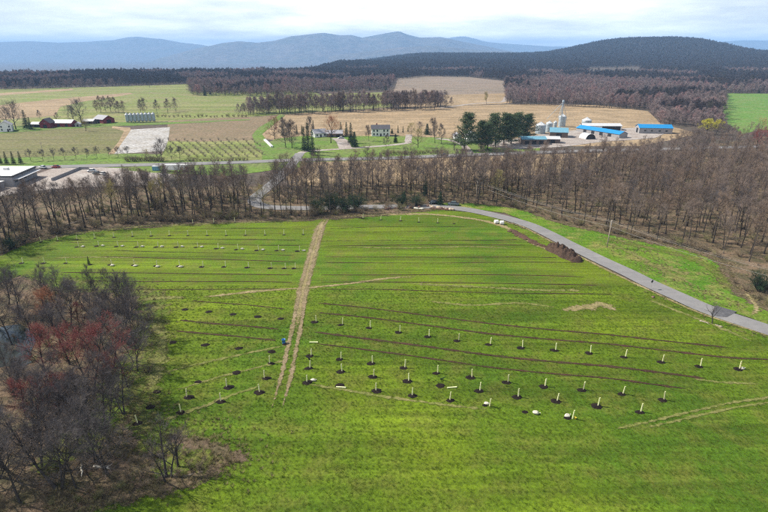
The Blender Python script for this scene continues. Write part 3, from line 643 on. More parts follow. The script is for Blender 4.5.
def inside(poly, x, y):
    c = False; j = len(poly) - 1
    for i in range(len(poly)):
        if (poly[i][1] > y) != (poly[j][1] > y) and x < (poly[j][0] - poly[i][0]) * (y - poly[i][1]) / (poly[j][1] - poly[i][1]) + poly[i][0]: c = not c
        j = i
    return c
def fill(poly, spacing, rng, clear=()):
    """world points spread over a pixel polygon"""
    P = [G(*p) for p in poly]; x0, x1 = min(p.x for p in P), max(p.x for p in P); y0, y1 = min(p.y for p in P), max(p.y for p in P)
    W2 = [(p.x, p.y) for p in P]; out = []; cell = {}
    n = int((x1 - x0) * (y1 - y0) / spacing ** 2 * 4)
    for _ in range(n):
        x, y = rng.uniform(x0, x1), rng.uniform(y0, y1)
        if not inside(W2, x, y): continue
        key = (int(x // spacing), int(y // spacing)); ok = True
        for i in (-1, 0, 1):
            for j in (-1, 0, 1):
                for q in cell.get((key[0] + i, key[1] + j), ()):
                    if (q[0] - x) ** 2 + (q[1] - y) ** 2 < (spacing * .72) ** 2: ok = False
        for (cx, cy, rr) in clear:
            if (x - cx) ** 2 + (y - cy) ** 2 < rr * rr: ok = False
        if ok: cell.setdefault(key, []).append((x, y)); out.append((x, y))
    return out
road_w = spline([G(*p) for p in ROAD], 6); road_clear = [(p.x, p.y, 6.5) for p in road_w]

rt = random.Random(11)
# --- belt of trees behind the field, and the wood on the right: the nearest stand as trees, the rest as a mass
belt_poly = [(-160, 290), (-30, 264), (0, 255), (28, 240), (75, 229.5), (150, 222.5), (240, 218.5), (330, 215.5), (380, 212), (428, 205.5), (500, 206), (530, 176), (430, 178), (340, 184), (300, 184), (240, 194), (150, 198), (110, 206), (60, 214), (0, 225), (-160, 262)]
belt_pts = fill(belt_poly, 5.2, rt, road_clear)
wood_poly = [(478, 203), (520, 206), (562, 220), (640, 238.5), (692, 247), (735, 258), (768, 275), (860, 300), (1000, 330), (1100, 300), (1000, 190), (768, 171), (700, 168), (640, 166), (590, 167), (548, 171), (520, 180), (490, 190)]
wood_pts = fill(wood_poly, 6.1, rt, road_clear)
def near_sort(pts): return sorted(pts, key=lambda p: p[0] ** 2 + p[1] ** 2)
def in_view(p): x, y = PX(p[0], p[1], 8); return -30 < x < 800
bv = [p for p in near_sort(belt_pts)]; wv = [p for p in near_sort(wood_pts)]
b_ind = [p for p in bv if in_view(p)][:115]; w_ind = [p for p in wv if in_view(p)][:90]
def by_segment(pts, cuts):
    """trees of each stretch, ordered as one sees them from left to right"""
    seg = {}
    for p in pts:
        x, _ = PX(p[0], p[1]); k = sum(x > c for c in cuts); seg.setdefault(k, []).append((x, p))
    for k in sorted(seg):
        for i, (x, p) in enumerate(sorted(seg[k])): yield k, i, x, p
for k_, i, x, p in by_segment(b_ind, (130, 300, 400)):
    r = rt.random(); k = rt.choice(wood if r < .72 else wood_dark if r < .9 else wood_bud)
    where = ['belt beside the gravel yard', 'belt behind the left tubes', 'belt at the track top', 'belt behind the parked cars'][k_]
    hue = 'pale budding' if k in wood_bud else 'dark grey' if k in wood_dark else 'brown'
    s = rt.uniform(.78, 1.06) * (0.85 if 300 < x < 430 else 1.0)
    o, t, c = plant('bare_tree', k, (p[0], p[1], .05), s, '%s bare tree, %s from the left in the %s' % (hue, ORD[min(i, 70)], where), 'tree', 'bare trees of the belt behind the field', rt)
    SRC.setdefault(id(k), (t, c))
for k_, i, x, p in by_segment(w_ind, (560, 620, 700)):
    r = rt.random(); k = rt.choice(wood if r < .85 else wood_dark)
    where = ['wood edge at the road bend', 'wood edge above the soil heap', 'wood edge behind the utility pole', 'wood edge at the slope corner'][k_]
    hue = 'dark grey' if k in wood_dark else 'brown'
    o, t, c = plant('bare_tree', k, (p[0], p[1], .05), rt.uniform(.72, 1.02), '%s bare tree, %s from the left on the %s' % (hue, ORD[min(i, 70)], where), 'tree', 'bare trees of the wood right of the road', rt)
    SRC.setdefault(id(k), (t, c))
wood_src = [SRC[id(k)] for k in wood if id(k) in SRC]
def mass(pts, n, s0, s1, rng, zf=None):
    out = []
    for p in pts:
        s = rng.uniform(s0, s1); z = terrain(*p) if zf else .03
        out.append((p[0], p[1], z, s, rng.uniform(0, 6.28), rng.randrange(n), s * rng.uniform(.9, 1.12)))
    return out
back_poly = [(600, 157), (640, 153), (672, 149), (690, 140), (722, 136), (768, 138), (900, 142), (900, 180), (768, 171), (700, 168), (640, 166), (600, 166)]
back_pts = fill(back_poly, 7.5, rt)
rest = [p for p in bv if p not in set(b_ind)] + [p for p in wv if p not in set(w_ind)]
scatter('woodland', mass(rest, len(wood_src), .72, 1.02, rt) + mass(back_pts, len(wood_src), .5, .7, rt), wood_src, 'dense bare brown woodland behind the front trees, right of the road', 'woodland')

# --- row of tall trees between the stubble fields, pink budding trees on the field edge
row_px = []
for i in range(62):
    t = i / 61; row_px.append((238 + 205 * t + rt.uniform(-2, 2), 115.5 - 7.5 * t + rt.uniform(-1.2, 1.0)))
for i, (x, y) in enumerate(sorted(row_px)):
    k = rt.choice(far_k + [pink_k[0]]); p = G(x, y)
    s = rt.uniform(.95, 1.25) * (0.62 if x < 270 else 1.0)
    o, t, c = plant('bare_tree', k, p, s, '%s tree, %s from the left in the row behind the stubble field' % ('bare grey' if k in far_k else 'pinkish budding', ORD[i]), 'tree', 'trees in the field boundary row', rt)
    SRC.setdefault(id(k), (t, c))
for i in range(56):
    t = i / 55; x = 506 + 142 * t + rt.uniform(-1, 1); y = 104 + 5.5 * t + rt.uniform(-1.6, .4); k = rt.choice(pink_k)
    o, t_, c = plant('pink_tree', k, G(x, y), rt.uniform(.72, 1.0), 'pinkish budding tree, %s from the left along the stubble field behind the bins' % ORD[i], 'tree', 'pink budding trees along the stubble field', rt)
    SRC.setdefault(id(k), (t_, c))
for i, x in enumerate([97, 101, 106, 111, 116, 119, 124, 141, 145, 157, 168, 176]):   # a sparser row on the left, beyond the farm
    plant('bare_tree', rt.choice(far_k), G(x, 112.5 + rt.uniform(-1, .6)), rt.uniform(.75, 1.0), ORD[i] + ' bare tree from the left in the thin row behind the silver bins', 'tree', 'trees behind the silver bins', rt)
for i in range(13):
    x = 386 + i * 5.4 + rt.uniform(-1.5, 1.5)
    plant('bare_tree', rt.choice(far_k), G(x, 107 + rt.uniform(-1, .6)), rt.uniform(.5, .75), ORD[i] + ' bare tree from the left in the short row below the grey field', 'tree', 'trees below the grey field', rt)
pk_src = [SRC[id(k)] for k in pink_k]; fr_src = [SRC[id(k)] for k in far_k]

# the far forest: everything beyond its near edge, given as photograph pixels
EDGE = [(-400, 92), (0, 89.5), (120, 86.5), (188, 84), (192, 95.5), (262, 96.5), (312, 96.0), (316, 92.5), (388, 90.5), (396, 79.5), (425, 76.5), (470, 77), (504, 81), (507, 103), (560, 103.5), (645, 108.5), (660, 124), (716, 133), (722, 128), (724, 93.5), (768, 93.5), (1200, 94)]
def edge(x):
    for (a, ya), (b, yb) in zip(EDGE, EDGE[1:]):
        if a <= x <= b: return ya + (yb - ya) * (x - a) / (b - a)
    return 92
rf = random.Random(5); fa, fb = [], []
r = 470.0
while r < 4700:
    sp = 7.2 + r / 420.0
    for k in range(int(r * rad(92) / sp)):
        a = rad(-46) + (k + rf.uniform(-.4, .4)) * sp / r; rr = r + rf.uniform(-.45, .45) * sp
        x, y = rr * math.sin(a), rr * math.cos(a); px, py = PX(x, y)
        if py > edge(px): continue
        if 398 < px < 505 and rr < 1000 : continue
        h = terrain(x, y)
        if h < -40: continue
        # small clearings on the far slopes
        if (588 < px < 640 and 70 < py < 76) or (425 < px < 450 and 1700 < rr < 1900): continue
        sc = rf.uniform(.72, 1.05) * (1 + max(0, rr - 1200) / 5200.0)
        ev = noise.noise((x / 90, y / 140, 9)) > .42 and rf.random() < .4 or rf.random() < .01
        lump = 1 + .3 * noise.noise((x / 60, y / 90, 7))
        pt = (x, y, h - .3, sc, rf.uniform(0, 6.28), 3 if ev else rf.randrange(3), lump * sc * rf.uniform(.8, 1.08) / (1 + max(0, rr - 1200) / 9000.0))
        pinkish = rr < 1150 and noise.noise((x / 130, y / 130, 1)) > -.25 or (rr < 1900 and noise.noise((x / 160, y / 200, 4)) > .28)
        (fb if pinkish and not ev else fa).append(pt)
    r += sp * .92
for i in range(110):                           # the second rank behind the row of tall trees
    t = rf.random(); x, y = 246 + 196 * t, 114.6 - 7.5 * t - rf.uniform(0, 2.0); p = G(x, y); sc = rf.uniform(.8, 1.15)
    fb.append((p.x, p.y, 0.0, sc, rf.uniform(0, 6.28), rf.randrange(3), sc))
# source trees for the forest colour: three that stand at the near left edge of the forest
fsrc = []
for i, k in enumerate(farcol_k):
    o, t, c = plant('forest_tree', k, G([150, 60, 22][i], [87.5, 88.8, 89.8][i]), 1.0, ['dark bare tree at the far forest edge above the film covered field', 'dark bare tree at the far forest edge above the long red barn', 'dark bare tree at the far forest edge above the white farmhouse'][i], 'tree', None, rf)
    fsrc.append((t, c))
o, t, c = plant('forest_tree', spruce_k[0], G(205, 95.8), 1.2, 'dark evergreen at the corner of the pinkish wood behind the pasture', 'tree', None, rf); fsrc.append((t, c))
scatter('forest', fa, fsrc, 'dark blue brown bare forest stretching over the plain to the wooded hill', 'forest')
scatter('pink_woodland', fb, pk_src, 'pinkish grey budding woodland in front of the far forest', 'woodland')
print('FOREST', len(fa), len(fb), len(rest), len(b_ind), len(w_ind), len(belt_pts), len(wood_pts))

# ------------------------------------------------------------------ more materials
M['tube'] = plain_mat('tube_plastic', (0.64, 0.66, 0.36), 0.5, 0.06, 3.0, rnd=0.06)
M['stake'] = plain_mat('stake_wood', (0.42, 0.31, 0.18), 0.8, 0.2)
M['white'] = plain_mat('white_paint', (0.62, 0.62, 0.60), 0.55, 0.06, 0.6)
M['sack'] = plain_mat('white_sack', (0.52, 0.49, 0.39), 0.7, 0.15, 3.0, bstr=0.3)
M['red'] = plain_mat('barn_red', (0.15, 0.026, 0.028), 0.8, 0.2)
M['silver'] = plain_mat('galvanised_steel', (0.32, 0.37, 0.40), 0.5, 0.15, 0.8, metal=0.3)
M['tin'] = plain_mat('tin_roof', (0.52, 0.52, 0.52), 0.45, 0.1, 0.5, metal=0.1)
M['greyroof'] = plain_mat('grey_shingle', (0.28, 0.28, 0.30), 0.85, 0.15)
M['darkroof'] = plain_mat('dark_shingle', (0.07, 0.07, 0.08), 0.85, 0.2)
M['blueroof'] = plain_mat('blue_metal_roof', (0.02, 0.20, 0.44), 0.4, 0.08, 0.4)
M['tealroof'] = plain_mat('teal_metal_roof', (0.13, 0.28, 0.36), 0.45, 0.1, 0.4)
M['dark'] = plain_mat('dark_opening', (0.02, 0.02, 0.022), 0.6, 0.1)
M['glass'] = plain_mat('window_glass', (0.03, 0.04, 0.05), 0.08, 0.1, spec=0.6)
M['greywall'] = plain_mat('grey_wall', (0.26, 0.25, 0.25), 0.8, 0.12)
M['brownwall'] = plain_mat('brown_board_wall', (0.13, 0.10, 0.085), 0.85, 0.2)
M['pole'] = plain_mat('pole_wood', (0.30, 0.25, 0.20), 0.85, 0.2)
M['wire'] = plain_mat('wire', (0.22, 0.21, 0.20), 0.5, 0.05)
M['rubber'] = plain_mat('tyre_rubber', (0.02, 0.02, 0.02), 0.85, 0.1)
M['black_paint'] = plain_mat('black_car_paint', (0.015, 0.016, 0.018), 0.25, 0.05, spec=0.5)
M['grey_paint'] = plain_mat('grey_green_car_paint', (0.10, 0.13, 0.125), 0.25, 0.05, spec=0.5)
M['red_paint'] = plain_mat('red_car_paint', (0.35, 0.03, 0.02), 0.3, 0.05, spec=0.5)
M['blue'] = plain_mat('blue_plastic', (0.05, 0.20, 0.48), 0.45, 0.08)
M['yellow'] = plain_mat('yellow_plastic', (0.60, 0.46, 0.03), 0.5, 0.08)
M['stone'] = plain_mat('stone', (0.38, 0.30, 0.22), 0.9, 0.25, 1.5, rnd=0.25, bstr=0.5)
M['darkstone'] = plain_mat('dark_stone', (0.15, 0.09, 0.07), 0.9, 0.3, 1.5, rnd=0.25, bstr=0.5)
M['log'] = plain_mat('log_wood', (0.30, 0.25, 0.20), 0.9, 0.3, 1.5, bstr=0.4)
M['log_white'] = plain_mat('pale_dead_wood', (0.52, 0.48, 0.40), 0.9, 0.15, 1.5)
M['evergreen'] = tree_mat('sapling_green', (0.02, 0.05, 0.03), (0.02, 0.055, 0.035))

# ------------------------------------------------------------------ mountains
M['mountain'] = ground_mat('mountain_forest', [(0.10, 0.085, 0.07), (0.075, 0.075, 0.055), (0.12, 0.10, 0.085)], 0.0006, 0.002, 0.01, bstr=0.5, bdist=40)
def mountain(name, prof, dist, depth, seed):
    """ridge line given as photograph x,y of the crest, built as a range with spurs at its real distance"""
    xs = [p[0] for p in prof]; v = []; f = []; nx = 130; ny = 22
    for i in range(nx):
        px = xs[0] + (xs[-1] - xs[0]) * i / (nx - 1)
        py = np.interp(px, xs, [p[1] for p in prof])
        u, w = (px - 384) / FPX, (256 - py) / FPX
        d = Vector((u, _cp + w * _sp, -_sp + w * _cp)); t = dist / d.y
        crest = CAM_H + d.z * t; cx = d.x * t
        for j in range(ny):
            s = j / (ny - 1); y = dist + depth * (s - .55)
            sh = math.exp(-((s - .55) / .26) ** 2) if s < .55 else math.exp(-((s - .55) / .3) ** 2)
            sp = noise.fractal((cx / 1500., y / 1500., seed), 1.0, 2.0, 5)
            z = -140 + (crest + 140) * sh * (1 + .28 * sp * (1 - sh) * 2.0)
            v.append((cx * (y / dist) ** .15, y, z))
    for i in range(nx - 1):
        for j in range(ny - 1):
            a = i * ny + j; f.append((a, a + ny, a + ny + 1, a + 1))
    me = bpy.data.meshes.new(name); me.from_pydata(v, [], f); me.materials.append(M['mountain'])
    me.polygons.foreach_set('use_smooth', [True] * len(me.polygons))
    tag(link(name, me), kind='structure')
mountain('mountain', [(-60, 47), (-20, 43), (0, 42), (30, 41), (60, 42.5), (90, 41.5), (115, 40), (130, 37), (138, 36.5), (150, 38), (160, 38.5), (178, 42), (200, 44.5), (230, 50), (260, 56)], 15000, 5500, 1.0)
mountain('mountain', [(170, 56), (200, 48), (212, 45.5), (225, 42.5), (240, 41), (258, 42.5), (275, 40.5), (292, 36), (310, 34), (324, 32.5), (340, 35), (352, 34.8), (362, 37.5), (375, 35), (388, 32.5), (399, 31), (408, 34.5), (420, 37.5), (440, 36.8), (460, 41), (490, 47), (520, 53)], 11000, 4200, 2.0)
mountain('mountain', [(420, 50), (440, 40), (452, 37), (463, 35.8), (475, 38.5), (485, 41.5), (500, 43), (530, 45), (545, 46), (600, 47), (690, 44), (720, 41.5), (745, 40), (780, 40.5), (830, 44), (900, 48)], 17000, 5000, 3.0)
mountain('ridge', [(330, 56), (360, 52), (385, 49), (400, 47), (430, 45.5), (455, 47.5), (480, 50), (520, 52), (560, 56)], 8800, 2300, 4.0)

# ------------------------------------------------------------------ the grove on the left, with its pond
rg = random.Random(21)
m, nt, b, out = new_mat('pond_water'); b.inputs['Base Color'].default_value = (0.03, 0.035, 0.03, 1); b.inputs['Roughness'].default_value = 0.04; b.inputs['Specular IOR Level'].default_value = 0.8
bump(nt, b, nz(nt, 0.8, 3, .5, wpos(nt)), 0.06, 0.1); M['water'] = m
sheet('pond', [(-40, 348), (-20, 334), (4, 326), (20, 324), (30, 330), (36, 340), (31, 352), (33, 362), (22, 368), (6, 366), (-20, 372), (-40, 370)], 0.16, M['water'], jit=1.2)
GR = [(60, 488, 2, 1.0), (76, 488, 1, .85), (112, 476, 0, .98), (20, 503, 1, 1.0), (-8, 512, 2, 1.0), (95, 463, 1, .8), (40, 474, 3, 1.0), (8, 468, 0, 1.05), (-18, 470, 2, 1.0), 
      (75, 447, 0, .9), (52, 452, 1, 1.0), (104, 432, 2, .85), (125, 415, 0, .8), (80, 410, 3, .9), 
      (14, 398, 3, .9), (40, 402, 3, .85), (-12, 404, 1, .9), (26, 418, 1, .85), (128, 388, 1, .78), (112, 368, 2, .78), (135, 362, 3, .72), (70, 365, 1, .95), (12, 345, 1, 1.05), (0, 330, 0, 1.0), (48, 345, 3, .85), (128, 340, 1, .85),
      (100, 340, 0, .8), (142, 338, 3, .7), (70, 326, 2, .85), (20, 318, 1, .95), (-15, 318, 2, 1.0), (118, 318, 1, .8), (132, 314, 0, .8), (88, 312, 3, .75), (44, 312, 1, .85), (8, 305, 0, .75), (136, 350, 1, .7), (110, 330, 3, .85), (124, 328, 2, .7), (60, 345, 1, .85), (138, 372, 1, .7), (62, 312, 1, .85), (102, 308, 1, .8), (30, 330, 1, .8), (120, 304, 3, .75), (88, 430, 1, .85), (60, 412, 1, .8)]
near_words = {0: 'double stemmed', 1: 'single stemmed', 2: 'triple stemmed', 3: 'small twin stemmed'}
gcount = {}
for i, (x, y, k, s) in enumerate(sorted(GR)):
    zone = 'at the front corner of the grove' if y > 470 else 'in the front half of the grove' if y > 420 else 'in the middle of the grove' if y > 360 else 'beside the pond in the grove' if x < 40 else 'at the back of the grove'
    n_ = gcount[(k, zone)] = gcount.get((k, zone), -1) + 1; lab = '%s %s bare tree from the left %s' % (ORD[n_], near_words[k], zone)
    plant('bare_tree', grove_k[k], G(x, y), s, lab, 'tree', 'bare trees of the left grove', rg, yaw=rg.uniform(0, 6.28), sz=s * rg.uniform(.95, 1.1))
MP = [(92, 392, 0, 1.35, 'broad red budded maple with the brightest crown in the left grove'), (48, 384, 1, 1.12, 'red budded maple over the pond edge in the left grove'), (54, 428, 0, .88, 'low red budded maple in front of the pond in the left grove'),
      (112, 402, 1, .85, 'dull red budded maple on the field side of the left grove'), (80, 330, 1, .62, 'small red budded maple at the back of the left grove')]
for x, y, k, s, lab in MP: plant('red_maple', maple_k[k], G(x, y), s, lab, 'tree', 'red maples of the left grove', rg)
mrust = maple_k[0].recolour('rust_maple', M['twig_rust']); plant('red_maple', mrust, G(52, 326), .9, 'rusty orange budded maple at the far side of the left grove', 'tree', 'red maples of the left grove', rg)
plant('bare_tree', lone_k, G(166, 479), 1.5, 'slender triple stemmed bare tree at the grassy tip of the grove', 'tree', None, rg, yaw=1.9)
plant('bare_tree', lone2_k, G(178, 467.5), 1.32, 'small round bare tree right of the slender triple stemmed one', 'tree', None, rg)
plant('bare_tree', lone2_k, G(712, 324), 1.0, 'small bare tree on the verge beside the dark road patch', 'tree', None, rg)
plant('bare_tree', lone2_k, G(768, 337), .8, 'small bare tree at the road where it leaves the picture', 'tree', None, rg)
sh_i = 0
grove_shrub = fill([(-30, 500), (0, 512), (60, 508), (112, 496), (175, 482), (225, 462), (190, 452), (140, 452), (118, 440), (60, 470)], 2.6, rg)
for p in near_sort(grove_shrub)[:60]:
    plant('shrub', rg.choice(shrub_k), (p[0], p[1], .08), rg.uniform(.3, .75), 'low brown twiggy shrub on the litter at the near end of the left grove', 'shrub', 'shrubs at the foot of the grove', rg)
gs2 = fill([(0, 300), (60, 290), (140, 298), (160, 320), (150, 380), (146, 430), (110, 470), (40, 480), (0, 470)], 4.2, rg)
for p in gs2[:70]:
    plant('shrub', rg.choice(shrub_k), (p[0], p[1], .08), rg.uniform(.5, 1.15), 'twiggy undergrowth shrub among the trunks of the left grove', 'shrub', 'undergrowth of the left grove', rg)
# belt edge: bushes along the top of the field
be = [(-10, 262), (10, 252), (28, 242), (50, 237), (75, 232), (100, 229), (125, 226.5), (150, 224.5), (175, 223), (200, 222), (225, 221), (250, 220), (275, 219), (300, 218.5), (335, 216.5), (360, 215), (380, 214), (400, 211), (425, 207.5)]
bx = [b[0] for b in be]; by = [b[1] for b in be]
for i in range(85):
    x = rg.uniform(-5, 425); y = np.interp(x, bx, by) - abs(rg.gauss(0, 2.2)) - .6
    s = rg.uniform(.7, 1.7) * (1.25 if 300 < x < 360 else 1)
    seg = 'beside the grove corner' if x < 75 else 'behind the left rows of tubes' if x < 300 else 'right of the dirt track top'
    plant('shrub', rg.choice(shrub_k), G(x, float(y)), s, 'brown twiggy shrub on the far field edge ' + seg, 'shrub', 'shrubs along the far field edge', rg)
for i in range(60):
    x = rg.uniform(505, 770); y = np.interp(x, [505, 560, 640, 692, 724, 735, 768], [206, 222, 240, 249, 262, 285, 308]) - abs(rg.gauss(0, 1.8)) - .5
    plant('shrub', rg.choice(shrub_k), G(x, float(y)), rg.uniform(.6, 1.5), 'brown twiggy shrub along the wood edge above the grass slope', 'shrub', 'shrubs along the wood edge', rg)
bushgreen = shrub_mesh(650, 2.2, 44, M['needle'])
for i, (x, y, s, lab) in enumerate([(318, 213, 1.7, 'dark green bush left of the track top'), (332, 211, 1.9, 'dark green bush behind the track top'), (345, 212, 1.6, 'dark green bush right of the track top'), (356, 209, 1.8, 'dark green bush between track top and debris'),
     (10, 250, 1.6, 'dark green bush at the corner of the left field'), (24, 243, 1.2, 'small dark green bush at the tip of the left field edge'), (400, 206, 1.7, 'dark green bush left of the debris row'), (415, 206, 1.8, 'dark green bush above the debris row'), (760, 292, 2.2, 'dark green bush beside the wood at the picture edge')]):
    plant('bush', bushgreen, G(x, y), s * (1.7 if 300 < x < 380 else 1.25), lab, 'bush', None, rg)
plant('cedar_tree', spruce_k[1], G(425, 196), .85, 'narrow dark green evergreen among the bare belt trees', 'tree', None, rg)
plant('cedar_tree', spruce_k[2], G(440, 205), .8, 'short dark green evergreen behind the black car', 'tree', None, rg)
plant('cedar_tree', spruce_k[2], G(404, 204), .8, 'short dark green evergreen behind the debris row', 'tree', None, rg)

def log(pa, pb, r, m, label):
    a, b = Vector(pa), Vector(pb); c = (a + b) / 2
    mb = MB(); n = 7; pts = [a.lerp(b, i / n) + Vector((rg.uniform(-.1, .1), rg.uniform(-.1, .1), rg.uniform(-.03, .05))) - c for i in range(n + 1)]
    mb.tube(pts, [r * (1 - .45 * i / n) for i in range(n + 1)], 8, True)
    root = thing('log', c, 0, label, 'log'); mb.build('trunk', m, root, True)
    st = MB()
    for t in (.35, .6, .8):
        p, d = along(pts, t); st.tube([p, p + side_dir(rg, d, rad(50), rg.uniform(0, 6.28)) * r * 5], [r * .35, r * .12], 5, True)
    st.build('branch_stub', m, root)
log(G(94, 466, .25), G(109, 468.5, .25), .2, M['log_white'], 'pale fallen log lying beside the front trees of the grove')
log(G(81, 463, .2), G(82.5, 475, 2.2), .14, M['log_white'], 'pale broken stem leaning upright in the front of the grove')
log(G(183, 477, .12), G(205, 470, .12), .1, M['log'], 'thin grey log on the litter near the small bare trees')
log(G(66, 225, .3), G(92, 217, 1.2), .22, M['log'], 'grey fallen trunk at the field edge by the belt')
log(G(700, 321, .2), G(708, 323, .2), .2, M['log'], 'short log left of the small verge tree')
log(G(715, 325, .2), G(722, 326.5, .2), .22, M['log'], 'short log right of the small verge tree')
log(G(128, 335, 2.5), G(150, 326, .4), .09, M['log_white'], 'pale bent dead branch sticking out of the grove over the field')

# undergrowth on the woodland floor, and grass: masses nobody could count
first_shrubs = [o for o in bpy.data.objects if o.name.split('.')[0] == 'shrub'][:40]
usrc = []
for k in shrub_k:
    for o in first_shrubs:
        ch = {c.name.split('.')[0]: c for c in o.children}
        if ch['crown'].data == k.crown: usrc.append((ch['trunk'], ch['crown'])); break
ug = fill(belt_poly, 3.6, rg, road_clear) + fill(wood_poly, 7.5, rg, road_clear)
scatter('undergrowth', [(x, y, .05, s_, rg.uniform(0, 6.28), rg.randrange(len(usrc)), s_ * rg.uniform(.6, 1.1)) for x, y in ug for s_ in (rg.uniform(.5, 1.5),)], usrc, 'brown twiggy undergrowth between the trunks of the belt and the wood', 'undergrowth')
M['blade'] = tree_mat('grass_blade', (0.060, 0.118, 0.008), (0.096, 0.148, 0.010), (0.125, 0.14, 0.026))
M['blade_dry'] = tree_mat('dry_grass_blade', (0.20, 0.165, 0.08), (0.26, 0.21, 0.11), (0.13, 0.14, 0.04))
def tuft(seed, h, n, spread, m, x, y, label):
    rng = random.Random(seed); mb = MB()
    for i in range(n):
        a = rng.uniform(0, 6.28); r = rng.uniform(0, spread); p = Vector((math.cos(a) * r, math.sin(a) * r, -.02)); q = p + Vector((math.cos(a) * rng.uniform(0, .5) * h, math.sin(a) * rng.uniform(0, .5) * h, h * rng.uniform(.5, 1)))
        w = Vector((-math.sin(a), math.cos(a), 0)) * .02; i0 = len(mb.v); mb.v += [tuple(p - w), tuple(p + w), tuple(q)]; mb.f.append((i0, i0 + 1, i0 + 2))
    o = mb.build('grass_tuft', m); o.location = G(x, y, .14); return tag(o, label, 'grass')
gt = [tuft(1, .16, 26, .22, M['blade'], 243, 461, 'green grass tuft just beyond the litter tip of the grove'), tuft(2, .12, 30, .3, M['blade'], 215, 474, 'green grass tuft below the litter tip of the grove')]
dt = [tuft(3, .5, 30, .25, M['blade_dry'], 226, 458, 'dry straw tuft at the litter tip of the grove'), tuft(4, .38, 34, .35, M['blade_dry'], 197, 452, 'dry straw tuft behind the small round bare tree')]
fpoly = [(q.x, q.y) for q in (G(*p) for p in field_px)]; gp = []
for _ in range(120000):
    x, y = rg.uniform(-75, 115), rg.uniform(40, 128)
    if inside(fpoly, x, y) and rg.random() < .35 + .65 * min(1, 75 / y) * (.5 + .8 * noise.noise((x * .12, y * .5, 2))): gp.append((x, y, .13, 1.0, rg.uniform(0, 6.28), rg.randrange(2), rg.uniform(.6, 1.3)))
scatter('grass', gp, [(o,) for o in gt], 'short green grass over the near part of the field', 'grass')
dp = []; road_fine = [(p.x, p.y) for p in spline([G(*p) for p in ROAD[8:]], 14)]
for pts, wd in [([(-40, 552), (40, 525), (112, 499.5), (180, 484), (234, 461)], 1.6), ([(240, 461), (205, 447), (170, 439), (150, 430), (143, 385), (152, 330), (155, 296), (120, 290), (60, 283)], 3.5), ([(440, 206), (480, 211), (505, 220), (545, 236.5), (578, 253.5), (640, 284), (700, 312), (768, 335)], 1.5),
                ([(28, 243), (75, 232.5), (150, 225.5), (240, 221.5), (330, 218), (380, 214.5), (440, 209.5)], 1.5), ([(520, 208.5), (560, 222), (600, 231), (640, 240), (690, 250), (722, 263), (729, 284), (768, 309)], 2.2), ([(610, 243), (650, 258), (690, 275)], 5.0), ([(60, 505), (150, 468), (225, 460)], 3.0), ([(640, 262), (690, 288), (735, 306)], 2.5)]:
    P = spline([G(*p) for p in pts], 30)
    for p in P:
        for _ in range(3):
            qx, qy = p.x + rg.gauss(0, wd), p.y + rg.gauss(0, wd)
            if min((qx - c[0]) ** 2 + (qy - c[1]) ** 2 for c in road_fine) < 3.9 ** 2: continue
            dp.append((qx, qy, .14, rg.uniform(.7, 1.5), rg.uniform(0, 6.28), rg.randrange(2), rg.uniform(.6, 1.4)))
scatter('dry_grass', dp, [(o,) for o in dt], 'dry straw coloured grass along the field edges and verges', 'grass')

# ------------------------------------------------------------------ planted rows
def tube_mesh():
    h, r, t, n = 1.75, .105, .012, 14; mb = MB()
    mb.lathe([(r, 0), (r * 1.01, h * .5), (r, h - .04), (r * 1.12, h), (r * 1.12 - t, h), (r - t, h - .05), (r - t, h * .6)], n, cap=False); return mb.mesh('tube', M['tube'], True)
TUBE = tube_mesh(); STAKE = MB().box((.13, 0, .75), (.035, .035, 1.5)).mesh('stake', M['stake'])
TIE = MB().lathe([(.118, 0), (.118, .03)], 12, (0.012, 0, 1.0), False).mesh('tie', M['dark'])
SAP = MB(); SAP.tube([Vector((0, 0, .1)), Vector((.01, 0, 1.2)), Vector((.03, .02, 2.0))], [.012, .009, .004], 5)
for k in range(4): SAP.spike(Vector((.02, .01, 1.5 + .1 * k)), Vector((math.cos(k * 2.1), math.sin(k * 2.1), 1.2)), .3, .004)
SAP = SAP.mesh('sapling', M['bark'])
def mulch_mesh(seed):  # real mulch; the tube's shadow is drawn into its long black outline
    rng = random.Random(seed); mb = MB(); n = 18; rows = [(1.0, 0.0), (.82, .05), (.55, .10), (.25, .12)]
    mb.v.append((0, 0, .09))
    for q, (rr, z) in enumerate(rows[::-1]):
        for k in range(n):
            a = 6.2832 * k / n; j = rng.uniform(.86, 1.12); mb.v.append((math.cos(a) * rr * j, math.sin(a) * rr * .72 * j, z * rng.uniform(.6, 1.4) if z else -.02))
    for k in range(n): mb.f.append((0, 1 + k, 1 + (k + 1) % n))
    for q in range(3):
        for k in range(n):
            a = 1 + q * n; mb.f.append((a + k, a + n + k, a + n + (k + 1) % n, a + (k + 1) % n))
    return mb.mesh('mulch', M['mulch'], True)
MULCH = [mulch_mesh(i) for i in range(5)]
rp = random.Random(3)
def mulch(x, y, s, label):
    p = G(x, y, .15); o = link('mulch_patch', rp.choice(MULCH)); o.location = p; o.rotation_euler = (0, 0, rp.uniform(-.25, .25)); s *= rp.uniform(.78, .98); o.scale = (s, s * rp.uniform(.85, 1.2), 1)
    tag(o, label, 'mulch', 'mulch patches of the planted rows')
def shelter(x, y, label, tilt=0.07):
    o = thing('tree_shelter', G(x, y, .16), rp.uniform(0, 6.28), label, 'tree shelter', 'tree shelters of the planted rows')
    o.rotation_euler = (rp.uniform(-tilt, tilt), rp.uniform(-tilt, tilt), rp.uniform(0, 6.28))
    s = rp.uniform(.94, 1.06); o.scale = (1.0, 1.0, s)
    link('tube', TUBE, o); link('stake', STAKE, o); link('tie', TIE, o); link('sapling', SAP, o)
